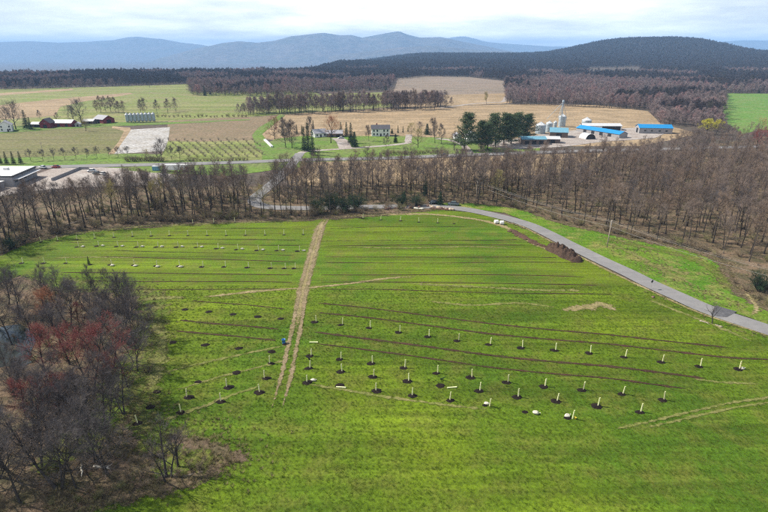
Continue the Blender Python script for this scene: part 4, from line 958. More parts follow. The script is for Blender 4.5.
ROWS = [
 ('short far row left of the track', 'T', 0.85, (0, .3), [(193, 223.8), (213.8, 223), (235, 222.2)]),
 ('farthest long row left of the track', 'T', 0.75, (0, .4), [(41, 241.7), (57.8, 240.5), (77, 239.3), (95, 238), (114, 237), (132.5, 236), (151.2, 235.7), (169.5, 235.3), (188, 235.2), (207.3, 235.2), (226.3, 235.2), (245.5, 235), (265, 234.7), (284, 234.5), (303.3, 234.3)]),
 ('row with white sacks left of the track', 'TS', .95, (-2.2, .4), [(78.8, 246.7), (98.8, 245.8), (118.3, 246.2), (138.3, 246.7), (158, 246.7), (178.3, 246.7), (197.8, 247), (218.3, 248.3), (238.3, 249.2), (258.7, 250), (278.7, 250.3), (299.5, 250.8)]),
 ('third long row left of the track', 'T', .95, (-1.5, .2), [(23, 263), (45, 263), (67, 263), (89, 264), (111.7, 264.7), (134.7, 265), (157, 265.8), (180, 266), (203, 266.7), (225.5, 266.7), (248.7, 267.3), (271.7, 268), (285.7, 268.3), (295.3, 268.3)]),
 ('far row right of the track near the debris', 'T', .8, (0, .4), [(363, 218.3), (381, 219.4), (400.5, 220.5), (418.8, 221.7), (437.8, 222.5)]),
 ('upper bare mulch row left of the track', 'M', 1.1, (0, 0), [(185, 309.5), (208.8, 311.8), (233, 314.3), (257.8, 316.7), (280.8, 318.7)]),
 ('lower bare mulch row left of the track', 'M', 1.1, (0, 0), [(173, 342.3), (205.5, 345), (239, 348.3), (271.7, 351.7)]),
 ('mulch row slanting down to the grove', 'MMMT', 1.1, (1.5, .3), [(155, 391.7), (196.7, 381.7), (235.3, 372.3), (269.7, 363.3)]),
 ('middle slanting row beside the grove', 'MTTT', 1.15, (2.5, .3), [(148, 407), (186.7, 397), (226.7, 387), (264.5, 378)]),
 ('nearest slanting row beside the grove', 'T', 1.15, (0, .5), [(137.5, 423), (180.8, 412.2), (220.8, 401.3), (259.5, 392)]),
 ('upper long row right of the track', 'T', 1.05, (-1.6, .4), [(316.2, 321.7), (342.5, 324.5), (370.3, 327.5), (400, 332), (429.2, 336.3), (458.7, 340.5), (490.3, 344.2), (522.5, 347.5), (555.8, 350), (590.5, 352.8), (625.5, 356.7), (662.5, 361.7), (700.5, 366.2), (739.5, 368.7)]),
 ('second long row right of the track', 'T', 1.05, (-1.4, .5), [(311, 355.5), (341, 358.8), (372.5, 363), (405, 367.5), (437.8, 372.8), (472, 377), (508, 382), (545, 386.2), (583.3, 389.7), (623, 393.7), (664, 399.7)]),
 ('third long row right of the track', 'TTTTMTTTTT', 1.1, (-1.2, .5), [(310, 367.8), (342, 371.3), (373.8, 376.3), (408.7, 380.8), (441.7, 385.2), (480, 390.5), (518.3, 396.7), (557.2, 400.8), (598, 405.8), (640.8, 411.7)]),
 ('nearest row right of the track', 'TMTTT', 1.1, (.6, .5), [(307, 382), (339.5, 385.3), (376, 390.5), (412.2, 395.3), (450, 400)]),
]
def sack(x, y, s, label, name='sack', m=None):
    rng = random.Random(int(x * 7 + y)); mb = MB(); n, k = 10, 6
    for j in range(k + 1):
        ph = math.pi * j / k - math.pi / 2
        for i in range(n):
            a = 6.2832 * i / n; q = 1 + .45 * noise.noise((math.cos(a) * 2 + x, math.sin(a) * 2, j * .7))
            sx = abs(math.cos(ph)) ** .6 * q; mb.v.append((.5 * s * math.cos(a) * sx, .32 * s * math.sin(a) * sx, .2 * s * (math.sin(ph) + .9) * (1 + .5 * noise.noise((i * .9, x, y + j)))))
    for j in range(k):
        for i in range(n): mb.f.append((j * n + i, j * n + (i + 1) % n, (j + 1) * n + (i + 1) % n, (j + 1) * n + i))
    o = mb.build(name, m or M['sack'], None, True); o.location = G(x, y, .15); o.rotation_euler = (0, 0, rng.uniform(-.4, .4))
    tie = MB().lathe([(.05 * s, 0), (.09 * s, .07 * s), (.03 * s, .16 * s)], 8); t = tie.build('tied_neck', m or M['sack'], o, True); t.location = (.55 * s, 0, .25 * s); t.rotation_euler = (0, 1.2, 0)
    tag(o, label, 'sack', 'sacks left in the planted rows'); return o
for rname, kinds, ms, (ox, oy), pts in ROWS:
    for i, (x, y) in enumerate(pts):
        k = kinds[i] if len(kinds) == len(pts) else kinds[0]
        which = ORD[i] + ' from left, ' + rname
        if rname.startswith('third long row left') and i == 3:
            plant('evergreen_sapling', spruce_k[0], G(x, y, .14), .2, 'dark green young evergreen standing in the third row left of the track', 'sapling', None, rp); mulch(x + 1, y + .8, .8, 'mulch patch under the young evergreen'); continue
        mulch(x + ox, y + oy, ms, 'dark mulch patch, ' + which)
        if k == 'T': shelter(x, y, 'white tree tube, ' + which)
        if kinds == 'TS': sack(x + 4.0, y + .2, 1.15, 'white sack, ' + which)
        if rname.startswith('third long row left') and 4 <= i <= 7: sack(x + .8, y + 1.2, 1.25, 'white sack against the tube, ' + which)
# single things lying about
def flat_tube(x, y, yaw, label, L=1.9):
    o = thing('fallen_tube', G(x, y, .27), yaw, label, 'tree shelter'); o.rotation_euler = (0, rad(90), yaw); o.scale = (1.3, 1.3, L / 1.75)
    t = link('tube', TUBE, o); t.location = (0, 0, -.87); s = link('stake', STAKE, o); s.location = (0, 0, -.8)
flat_tube(313.7, 342.2, 0.0, 'white tube lying flat on the grass just right of the track')
flat_tube(341, 387.2, -.1, 'white tube lying on the mulch patch of the nearest row')
flat_tube(452, 387.4, .12, 'white tube lying right of the empty mulch patch in the third row')
sack(313.5, 380.5, 1.0, 'white sack beside the first tube of the nearest row right of the track')
sack(486.5, 404, 1.0, 'white sack left of the lone tube below the third row'); mulch(485, 405.5, .6, 'small dark heap beside the lone tube below the third row'); shelter(489.6, 406.2, 'lone white tube below the third row, beside a white sack')
mulch(525, 412, .7, 'small dark dug hole left of the pale heap below the rows'); sack(535.5, 413.5, 1.25, 'largest pale heap of sacking below the planted rows')
sack(567, 416.5, 1.15, 'white sack left of the nearest tube of all'); mulch(567.5, 418, .75, 'dark heap left of the nearest tube of all'); shelter(572.5, 418.7, 'nearest white tube of all, beside a yellow tub')
sack(742.5, 368.9, .9, 'white sack at the last tube of the upper row on the right')
def tub(x, y, r, h, m, name, label):
    o = thing(name, G(x, y, .14), 0, label, name.split('_')[-1]); MB().lathe([(r * .8, 0), (r, h), (r * 1.06, h), (r * 1.06, h + .03), (r * .94, h + .03), (r * .76, .05)], 16, cap=False).build('body', m, o, True)
    MB().tube([Vector((r * math.cos(a), .02, h + r * .8 * math.sin(a))) for a in [i * math.pi / 8 for i in range(9)]], .012, 5).build('handle', M['dark'], o)
tub(575, 418.8, .22, .28, M['yellow'], 'yellow_tub', 'small yellow tub at the foot of the nearest tube')
tub(283.8, 343.2, .42, .95, M['blue'], 'blue_barrel', 'blue barrel standing left of the track beside a dark patch'); mulch(284.8, 344.6, .75, 'dark mulch heap at the blue barrel left of the track')  # low dark oval at the foot of the barrel
tub(309.2, 359.6, .2, .36, M['dark'], 'black_bucket', 'black bucket behind the first tube of the third row')
plant('evergreen_sapling', spruce_k[1], G(440.5, 379.2, .14), .14, 'dark green young evergreen lying low in the second row gap', 'sapling', None, rp)[0].rotation_euler = (0.5, .7, 0)
mulch(454, 223.6, .6, 'small dark patch right of the last tube near the debris')

# ------------------------------------------------------------------ soil heaps, debris, bales
def heap(name, pts, h, label, m, cat='soil heap', seed=1, z0=.12):
    """heap of several humps over a pixel outline (list of x, y, radius m)"""
    C = [(G(x, y), r * 1.1, hh * 1.05) for x, y, r, hh in pts]; c0 = sum((c[0] for c in C), Vector()) / len(C)
    x0 = min(c[0].x - c[1] * 1.4 for c in C); x1 = max(c[0].x + c[1] * 1.4 for c in C); y0 = min(c[0].y - c[1] * 1.4 for c in C); y1 = max(c[0].y + c[1] * 1.4 for c in C)
    n = 46; mb = MB()
    for j in range(n):
        for i in range(n):
            x, y = x0 + (x1 - x0) * i / (n - 1), y0 + (y1 - y0) * j / (n - 1); z = 0
            for c, r, hh in C:
                d = math.hypot(x - c.x, y - c.y) / r; z = max(z, hh * .85 * max(0, 1 - d * d) ** .8)
            z *= 1 + .45 * noise.fractal((x * .8, y * .8, seed), 1, 2, 4); z += .1 * noise.fractal((x * 2, y * 2, seed), 1, 2, 3) * (z > .05)
            mb.v.append((x - c0.x, y - c0.y, z if z > .04 else -.1))
    for j in range(n - 1):
        for i in range(n - 1):
            a = j * n + i; mb.f.append((a, a + 1, a + n + 1, a + n))
    o = mb.build(name, m, None, True); o.location = (c0.x, c0.y, z0); tag(o, label, cat)
heap('soil_heap', [(552, 250, 2.0, 2.2), (556, 251.5, 2.2, 3.0), (561, 253.5, 2.2, 2.6), (566.5, 256.5, 2.4, 3.1), (571, 258.5, 2.1, 2.4), (575.5, 260.5, 2.0, 1.7), (563, 250.5, 1.6, 2.2), (570, 254.5, 1.6, 2.0)], 2, 'large heap of dark brown soil with several humps beside the road', M['soil'])
ribbon('soil_spread', [(508, 228.5), (517, 233.5), (526, 238.5), (536, 243.5), (548, 248.5)], 3.6, 0.2, M['soil_fade'], hump=.35, wj=.3)
ribbon('soil_spread', [(428, 208.3), (440, 208.8), (450, 210)], 2.2, 0.2, M['soil_fade'], hump=.3, wj=.3)
def boulder(x, y, s, m, label, sq=(1, 1, .7)):
    rng = random.Random(int(x * 13 + y * 7)); bm = bmesh.new(); bmesh.ops.create_icosphere(bm, subdivisions=2, radius=s)
    for v in bm.verts:
        q = 1 + .35 * noise.noise((v.co / s) * 1.1 + Vector((x, y, 0))); v.co = Vector((v.co.x * q * sq[0], v.co.y * q * sq[1], v.co.z * q * sq[2]))
    me = bpy.data.meshes.new('boulder'); bm.to_mesh(me); bm.free(); me.materials.append(m)
    o = link('boulder', me); o.location = G(x, y, .1 + s * .35); o.rotation_euler = (0, 0, rng.uniform(0, 6)); tag(o, label, 'boulder', 'boulders and clods in the debris row by the cars')
for i in range(12):
    x = 428 + i * 2.2 + R.uniform(-.6, .6); y = 205.8 + i * .34 + R.uniform(-.3, .5)
    boulder(x, y, R.uniform(.5, .95), M['stone'] if i % 3 else M['darkstone'], ORD[i] + ' tan boulder from the left in the debris row beside the cars' if i % 3 else ORD[i] + ' from the left in the debris row, a dark red clod')
for i in range(9):
    x = 386 + i * 4.2 + R.uniform(-.8, .8); boulder(x, 208.6 - i * .22 + R.uniform(-.4, .4), R.uniform(.5, .9), M['darkstone'], ORD[i] + ' dark clod from the left in the row under the dark bushes')
for i, (x, y) in enumerate([(416, 208.3), (421.5, 208.6)]): boulder(x, y, .75, M['sack'], ['left white block at the dark bushes', 'right white block at the dark bushes'][i], (1.5, .8, .6))
boulder(551.5, 246, .7, M['sack'], 'pale white block at the top end of the large soil heap', (1.5, .8, .5))
def bale(x, y, yaw, label):
    o = thing('wrapped_bale', G(x, y, .14), yaw, label, 'bale'); b = MB(); b.lathe([(.05, -.75), (.6, -.75), (.72, -.66), (.75, -.3), (.75, .3), (.72, .66), (.6, .75), (.05, .75)], 22)
    q = b.build('body', M['white'], o, True); q.rotation_euler = (0, rad(90), 0); q.location = (0, 0, .72)
    st = MB().lathe([(.765, -.05), (.765, .05)], 22, cap=False).build('wrap_band', M['tin'], o); st.rotation_euler = (0, rad(90), 0); st.location = (0, 0, .72)
bale(496.3, 223.5, .2, 'left of the two white wrapped bales beside the road'); bale(501.8, 224.4, -.1, 'right of the two white wrapped bales beside the road')

# ------------------------------------------------------------------ vehicles
def car(loc, yaw, paint, label, L=4.6, Wd=1.8, H=1.5, group=None):
    o = thing('car', loc, yaw, label, 'car', group); hw = Wd / 2
    body = [(-.5, .35), (-.5, .62), (-.47, .75), (-.22, .82), (.3, .84), (.49, .74), (.5, .5), (.49, .3), (.38, .24), (-.4, .24)]
    mb = MB(); n = len(body)
    for side, k in ((-1, .93), (-1, 1.0), (1, 1.0), (1, .93)):
        pass
    rows = [(-hw, .96), (-hw * .93, 1.0), (hw * .93, 1.0), (hw, .96)]
    for yy, kk in rows:
        for u, z in body: mb.v.append((u * L * kk, yy, .24 + (z - .24) * H / 1.5 * kk))
    for r_ in range(3):
        for k in range(n): mb.f.append((r_ * n + k, r_ * n + (k + 1) % n, (r_ + 1) * n + (k + 1) % n, (r_ + 1) * n + k))
    mb.f.append(tuple(range(n))[::-1]); mb.f.append(tuple(3 * n + k for k in range(n))); mb.build('body', paint, o, True)
    g = MB(); cab = [(-.3, .8), (-.18, H * .99), (.2, H), (.40, .8)]
    for yy, kk in ((-hw * .9, .0), (-hw * .72, 1), (hw * .72, 1), (hw * .9, 0)): pass
    i0 = 0
    for yy0, yy1 in ((-hw * .9, -hw * .7), (hw * .9, hw * .7)):
        for (u, z) in cab: g.v.append((u * L, yy0 if z < 1 else yy1, z))
    g.f += [(0, 1, 2, 3), (7, 6, 5, 4), (0, 4, 5, 1), (3, 2, 6, 7)]; g.build('window', M['glass'], o)
    MB().box((.01 * L, 0, H * 1.005), (.36 * L, hw * 1.42, .05)).build('roof', paint, o)
    for sx in (-.31, .32):
        for sy in (-1, 1):
            w = MB().lathe([(.2, -.1), (.32, -.1), (.33, -.05), (.33, .05), (.32, .1), (.2, .1)], 16).mesh('tyre', M['rubber'], True)
            h = link('wheel', w, o); h.location = (sx * L, sy * hw * .9, .33); h.rotation_euler = (rad(90), 0, 0)
            link('rim', MB().lathe([(.02, -.11), (.19, -.11), (.19, .11), (.02, .11)], 12).mesh('rim', M['silver'], True), h)
    for sy in (-1, 1): MB().box((-.492 * L, sy * hw * .66, .66), (.06, .34, .13)).build('headlight', M['white'], o)
    return o
car(G(434, 203.6, .1), rad(8), M['black_paint'], 'black car parked on the grass at the left end of the road')
car(G(453.5, 205.0, .26), rad(-4), M['grey_paint'], 'grey green car stopped on the road right of the black car', 4.8, 1.9, 1.6)
car(G(56, 167.6, .28), rad(2), M['red_paint'], 'red car driving on the highway past the white roofed warehouse')
for i, (x, y, m, lab) in enumerate([(92, 171.5, 'white', 'white car parked at the back of the gravel yard'), (97, 174, 'grey_paint', 'grey car in the middle of the three cars in the gravel yard'), (103, 174.5, 'white', 'white car parked farthest right in the gravel yard'), (43, 168, 'white', 'white van like car beside the warehouse corner'), (444, 155.8, 'black_paint', 'dark car on the highway left of the pines'), (341, 138.5, 'white', 'white car on the driveway before the garage')]):
    car(G(x, y, .3), R.uniform(-.5, .5), M[m], lab)
def trailer():
    o = thing('box_trailer', G(177, 171.5, .15), rad(1), 'long white box trailer parked on the grass beside the highway', 'trailer'); L, H = 12.2, 2.7
    MB().box((0, 0, 1.1 + H / 2), (L, 2.5, H)).build('body', M['white'], o); MB().box((0, 0, 1.0), (L * .96, 2.2, .2)).build('chassis', M['dark'], o)
    for k in range(9): MB().box((-L / 2 + .7 + k * 1.35, -1.265, 1.1 + H / 2), (.05, .03, H * .96)).build('side_rib', M['tin'], o)
    for sx in (3.8, 5.0):
        for sy in (-1, 1):
            w = MB().lathe([(.25, -.15), (.5, -.15), (.5, .15), (.25, .15)], 16).build('wheel', M['rubber'], o, True); w.location = (sx, sy * 1.05, .5); w.rotation_euler = (rad(90), 0, 0)
    for sy in (-1, 1): MB().box((-3.6, sy * .9, .5), (.14, .14, 1.0)).build('landing_leg', M['greywall'], o)
trailer()
def dumpster():
    o = thing('dumpster', G(156.5, 170.3, .15), 0, 'small blue container standing left of the white trailer', 'container')
    MB().box((0, 0, 1.2), (3.6, 2.2, 2.2), 0, .97).build('body', M['tealroof'], o); MB().box((0, 0, 2.36), (3.7, 2.3, .1)).build('lid', M['tin'], o)
    for sx in (-1.2, 0, 1.2): MB().box((sx, -1.12, 1.2), (.12, .1, 2.0)).build('side_rib', M['blue'], o)
dumpster()

# ------------------------------------------------------------------ road sign, poles and wires
def road_sign():
    o = thing('road_sign', G(650.5, 289, .15), rad(28), 'dark diamond road sign seen from behind on a thin post beside the road', 'sign')
    MB().box((0, 0, 1.15), (.07, .07, 2.3)).build('post', M['greywall'], o)
    p = MB(); p.box((0, 0, 0), (.75, .02, .75)); q = p.build('plate', M['dark'], o); q.location = (0, -.06, 2.3); q.rotation_euler = (0, rad(45), 0)
    for z in (2.05, 2.5): MB().box((0, -.04, z), (.25, .02, .04)).build('bracket', M['silver'], o)
road_sign()
boulder(653.2, 297, .45, M['darkstone'], 'dark rock in the ditch below the road sign')  # solid dark lump added in place of the sign's cast shadow
PW = []
def pole(x, y, label, H=9.5, yaw=0.0):
    p = G(x, y, .1); o = thing('utility_pole', p, yaw, label, 'utility pole', 'utility poles along the road')
    MB().tube([Vector((0, 0, -.2)), Vector((0, 0, H * .5)), Vector((0, 0, H))], [.17, .15, .12], 10, True).build('post', M['pole'], o, True)
    MB().box((0, 0, H - .55), (2.3, .1, .13)).build('crossarm', M['pole'], o)
    for s in (-1, -.35, 1): MB().lathe([(.03, 0), (.06, .05), (.06, .14), (.03, .2)], 8).build('insulator', M['tin'], o).location = (s, 0, H - .49)
    MB().lathe([(.2, 0), (.22, .1), (.22, .75), (.15, .8)], 12).build('transformer', M['greywall'], o, True).location = (.34, 0, H - 1.9)
    ca, sa = math.cos(yaw), math.sin(yaw)
    PW.append([p + Vector((s * ca, s * sa, H - .3)) for s in (-1, -.35, 1)] + [p + Vector((0, 0, H - 2.2))])
pole(476, 201.5, 'weathered utility pole among the trees behind the road bend', yaw=rad(55)); pole(607, 247.5, 'weathered utility pole on the grass slope beyond the road', yaw=rad(52)); pole(822, 318, 'weathered utility pole beyond the corner of the wood', yaw=rad(60))
for i in range(2):
    for k in range(4):
        a, b = PW[i][k], PW[i + 1][k]; sag = 1.3
        pts = [a.lerp(b, t / 24) - Vector((0, 0, sag * 4 * (t / 24) * (1 - t / 24))) for t in range(25)]
        c = (a + b) / 2; mb = MB().tube([p - c for p in pts], .016 if k < 3 else .026, 4)
        o = mb.build('power_line', M['wire']); o.location = c; tag(o, ['outer left', 'inner', 'outer right', 'lowest and thickest'][k] + ' wire ' + ['from the pole behind the bend to the slope pole', 'from the slope pole towards the wood corner'][i], 'wire', 'wires of the power line')
o = thing('utility_pole', G(44, 157, .1), 0, 'thin pole standing among the small verge trees by the crop field', 'utility pole'); MB().tube([Vector((0, 0, 0)), Vector((0, 0, 9))], [.15, .11], 8, True).build('post', M['pole'], o, True); MB().box((0, 0, 8.5), (1.8, .1, .12)).build('crossarm', M['pole'], o)

# ------------------------------------------------------------------ buildings
def building(name, loc, L, Wd, eave, ridge, yaw, wall, roof, label, cat='barn', doors=(), wins=(), over=.4, flat=False, chimney=False):
    """ridge along local y; side walls at local x = -W/2 and +W/2; openings: (face, along, z, w, h)"""
    o = thing(name, loc, yaw, label, cat); h = Wd / 2
    MB().prism([(-h, -.2), (h, -.2), (h, eave), (0, ridge - .02), (-h, eave)], -L / 2, L / 2).build('wall', wall, o)
    rf_ = MB(); sl = (ridge - eave) / h; e = over
    rf_.prism([(-h - e, eave - e * sl + .05), (0, ridge + .05), (0, ridge + .22), (-h - e, eave - e * sl + .2)], -L / 2 - e, L / 2 + e)
    rf_.prism([(0, ridge + .05), (h + e, eave - e * sl + .05), (h + e, eave - e * sl + .2), (0, ridge + .22)], -L / 2 - e, L / 2 + e)
    ro = rf_.build('roof', roof, o)
    if chimney: MB().box((h * .3, L * .2, ridge + .3), (.7, .9, 1.8)).build('chimney', M['red'], ro)
    def put(nm, face, al, z, w, hh, m):
        c, s = {'-x': ((-h - .03, al, z), (.08, w, hh)), '+x': ((h + .03, al, z), (.08, w, hh)), '-y': ((al, -L / 2 - .03, z), (w, .08, hh)), '+y': ((al, L / 2 + .03, z), (w, .08, hh))}[face]
        q = MB().box(c, s).build(nm, m, o)
        if nm == 'window':
            c2 = (c[0], c[1], z - hh / 2 - .06); MB().box(c2, (s[0] + .06, s[1] + .06, .1)).build('sill', M['white'], q)
    for (face, al, z, w, hh) in doors: put('door', face, al, z, w, hh, M['dark'])
    for (face, al, z, w, hh) in wins: put('window', face, al, z, w, hh, M['glass'])
    return o
Rt = rad(90)
# centre houses
building('house', G(380.5, 135.5), 14, 8.5, 5.6, 8.0, Rt + .06, M['white'], M['darkroof'], 'white two storey house with dark roof on the lawn', 'house', [('-x', 0, 1.1, 1.1, 2.1)],
         [('-x', a, z, 1.1, 1.5) for a in (-5.2, -2.6, 2.6, 5.2) for z in (1.7, 4.3)] + [('+y', a, z, 1.0, 1.4) for a in (-2, 2) for z in (1.7, 4.3)], chimney=True)
building('house', G(319, 136.5), 10, 8, 3.0, 5.6, Rt + .5, M['white'], M['greyroof'], 'low house with pale grey roof left of the rust coloured tree', 'house', [('-x', 0, 1.1, 1.1, 2.1)], [('-x', a, 1.7, 1.3, 1.2) for a in (-3.2, 3.0)])
building('garage', G(335, 136.5), 12, 8, 2.8, 4.8, Rt, M['brownwall'], M['greyroof'], 'low brown garage behind the rust coloured tree', 'garage', [('-x', -2.5, 1.2, 3, 2.3), ('-x', 2.5, 1.2, 3, 2.3)])
building('house', G(471, 141), 8, 8, 4.6, 7.0, .1, M['white'], M['greyroof'], 'white house half hidden behind the pines', 'house', [('-y', 2, 1.1, 1.1, 2.1)], [('-y', a, z, 1, 1.4) for a in (-2, 1.5) for z in (1.7, 3.8)])
building('house', G(457, 139), 6, 5, 3, 4.6, .1, M['white'], M['greyroof'], 'little white cottage left of the pines', 'house', [('-y', 0, 1.1, 1, 2)], [('-x', 0, 1.6, 1, 1)])
# left farm
building('house', G(7, 131), 11, 9, 5.2, 8.2, .5, M['white'], M['greyroof'], 'white farmhouse at the picture edge behind the crop field', 'house', [('-y', 1.5, 1.1, 1.1, 2.1)], [('-y', a, z, 1, 1.4) for a in (-2.5, 2.8) for z in (1.7, 4.1)] + [('+x', a, 1.7, 1, 1.4) for a in (-3, 3)])
building('barn', G(62, 126.3), 23, 9, 3.4, 5.6, Rt - .03, M['red'], M['tin'], 'long low red barn with shiny pale roof', 'barn', [('-x', a, 1.3, 2.4, 2.3) for a in (-7, 0, 7)])
building('barn', G(40.5, 127), 12, 8, 2.8, 4.2, Rt - .03, M['brownwall'], M['tin'], 'low brown shed with pale roof left of the long red barn', 'shed', [('-x', 0, 1.2, 5, 2.2)])
building('barn', G(48.5, 127.4), 10, 8.5, 4.2, 7.6, .1, M['red'], M['darkroof'], 'red barn with tall dark roof between two pale roofs', 'barn', [('-y', 0, 1.5, 3, 2.8)], [('-y', 0, 5.0, 1, 1)])
building('barn', G(104.5, 122.5), 15, 11, 3.6, 6.6, rad(58), M['red'], M['greyroof'], 'red barn with broad grey roof left of the silver bins', 'barn', [('-x', 0, 1.6, 4, 3), ('-y', 0, 1.6, 4, 3)])
building('shed', G(90, 123.6), 10, 7, 2.6, 4.0, Rt, M['brownwall'], M['tin'], 'small pale roofed shed left of the red grey roofed barn', 'shed', [('-x', -2, 1.2, 2.4, 2.2)])
building('shed', G(78.5, 126.6), 5, 4, 2.4, 3.8, .3, M['greywall'], M['tin'], 'tiny grey shed behind the crop field', 'shed', [('-y', 0, 1.1, 1.2, 2)])
def bin_(name, loc, r, h, label, group=None, legs=False, cone=.55):
    o = thing(name, loc, 0, label, 'silo', group); z0 = 1.6 if legs else 0
    prof = []; n = max(5, int(h / .8))
    for i in range(n):
        z = z0 + h * i / n; prof += [(r, z), (r * 1.012, z + .05), (r, z + .1)]
    prof.append((r, z0 + h)); MB().lathe(prof, 28).build('wall', M['silver'], o, True)
    rfm = MB().lathe([(r * 1.05, z0 + h - .02), (r * .55, z0 + h + r * cone * .5), (.35, z0 + h + r * cone), (.35, z0 + h + r * cone + .4), (.05, z0 + h + r * cone + .5)], 28).build('roof', M['tin'], o)
    for k in range(10):
        a = k * .628; MB().tube([Vector((math.cos(a) * r * 1.03, math.sin(a) * r * 1.03, z0 + h + .05)), Vector((math.cos(a) * .4, math.sin(a) * .4, z0 + h + r * cone + .06))], .05, 4).build('roof_rib', M['silver'], rfm)
    for s in (-.25, .25): MB().box((s, -r - .12, z0 + h / 2), (.05, .05, h)).build('ladder_rail', M['greywall'], o)
    if legs:
        MB().lathe([(.25, .4), (r, z0 + .05)], 20).build('hopper', M['silver'], o)
        for k in range(4):
            a = .785 + k * 1.571; MB().box((math.cos(a) * r * .9, math.sin(a) * r * .9, .8), (.18, .18, 1.6)).build('leg', M['greywall'], o)
for i in range(8):
    bin_('feed_bin', G(128 + i * 3.75, 122.8 - .12 * i), 1.5, 6.0, ORD[i] + ' silver bin from the left in the row of eight', 'row of eight silver bins', True, .7)
# right farm
bin_('grain_bin', G(540, 133.5), 3.9, 6.8, 'largest silver grain bin, leftmost beside the pines'); bin_('grain_bin', G(548.5, 132), 2.6, 7.2, 'narrow silver grain bin right of the largest one')
bin_('grain_bin', G(561.5, 126.5), 3.0, 8.8, 'silver grain bin directly under the grain elevator tower'); bin_('grain_bin', G(586, 126.5), 4.0, 5.6, 'broad silver grain bin behind the white roofed shed'); bin_('grain_bin', G(554.5, 130), 1.5, 6.5, 'slim silver bin before the grain elevator tower')
def elevator():
    p = G(560, 128.5); H = 22; o = thing('grain_elevator', p, .3, 'tall thin grain elevator tower with guy cables above the bins', 'tower')
    lat = MB(); w = .55
    for sx in (-w, w):
        for sy in (-w, w): lat.tube([Vector((sx, sy, 0)), Vector((sx, sy, H))], .09, 5)
    for k in range(14):
        z = k * H / 14
        for sx, sy, tx, ty in ((-w, -w, w, -w), (w, -w, w, w), (w, w, -w, w), (-w, w, -w, -w)): lat.tube([Vector((sx, sy, z)), Vector((tx, ty, z + H / 14))], .05, 4)
    lat.build('lattice', M['silver'], o)
    MB().box((0, 0, H / 2), (.55, .4, H)).build('leg_casing', M['silver'], o); MB().box((0, 0, H + .5), (1.5, 1.2, 1.6), 0, .7).build('head', M['silver'], o)
    MB().box((0, 0, H - 1.2), (2.0, 2.0, .12)).build('platform', M['greywall'], o)
    for tx, ty, tz in ((-14, 0, 8.5), (9, 4, 6), (-6, -4, 9)): MB().tube([Vector((0, 0, H - .5)), Vector((tx, ty, tz))], .16, 6).build('spout', M['silver'], o)
    for tx, ty in ((-17, -3), (17, -6), (3, 16)): MB().tube([Vector((0, 0, H - 2)), Vector((tx, ty, .1))], .05, 4).build('guy_cable', M['wire'], o)
elevator()
building('barn', G(532, 143.5), 17, 10, 3.6, 5.0, Rt, M['brownwall'], M['tealroof'], 'brown barn with pale teal roof in front of the largest bin', 'barn', [('-x', a, 1.4, 3, 2.6) for a in (-5, 0, 5)])
building('barn', G(551.5, 142.5), 10, 8, 3.0, 4.4, Rt - .1, M['brownwall'], M['tin'], 'low barn with pale tin roof right of the teal roofed barn', 'barn', [('-x', 0, 1.3, 3, 2.4)])
building('barn', G(558, 136.5), 13, 12, 4.0, 6.6, Rt - .25, M['brownwall'], M['tealroof'], 'brown barn with teal roof below the grain elevator', 'barn', [('-x', 0, 1.6, 4, 3)])
a_, b_ = G(580, 131), G(623, 138); c_ = (a_ + b_) / 2; dv = b_ - a_
building('barn', c_, dv.length, 9, 3.0, 4.8, math.atan2(dv.y, dv.x) - Rt, M['greywall'], M['blueroof'], 'long barn with bright blue roof in the middle of the farmyard', 'barn', [('+x', a, 1.3, 3, 2.4) for a in (-12, -4, 4, 12)])
building('shed', G(600, 129.5), 31, 11, 3.6, 5.0, Rt - .03, M['white'], M['tin'], 'long open shed with white roof behind the bright blue barn', 'shed', [('-x', -7, 1.7, 15, 3.2)])
building('barn', G(653, 132.8), 25, 10, 4.4, 6.6, Rt - .12, M['greywall'], M['blueroof'], 'blue roofed barn with white gable at the wood edge', 'barn', [('+y', 0, 1.9, 4, 3.8)], [('-x', a, 2.2, 1.6, 1.2) for a in (-8, -3, 3, 8)])
MBw = None
def hoop(loc, L, r, yaw, label):
    o = thing('hoop_shelter', loc, yaw, label, 'shelter'); n = 14; mb = MB()
    arc = [(r * math.cos(math.pi * k / n), r * .95 * math.sin(math.pi * k / n)) for k in range(n + 1)]
    arc2 = [(x * .97, z * .97) for x, z in arc]
    mb.prism(arc + arc2[::-1], -L / 2, L / 2); mb.build('cover', M['tin'], o)
    MB().prism([(x * .96, z * .96) for x, z in arc], -L / 2 + .3, -L / 2 + .4).build('end_wall', M['dark'], o)
    for k in range(4): MB().tube([Vector((x * 1.01, -L / 2 + .2 + k * (L - .4) / 3, z * 1.01)) for x, z in arc], .06, 5).build('hoop', M['silver'], o)
hoop(G(587, 138.5), 9, 4.2, .25, 'rounded grey hoop shelter with dark end in the farmyard')
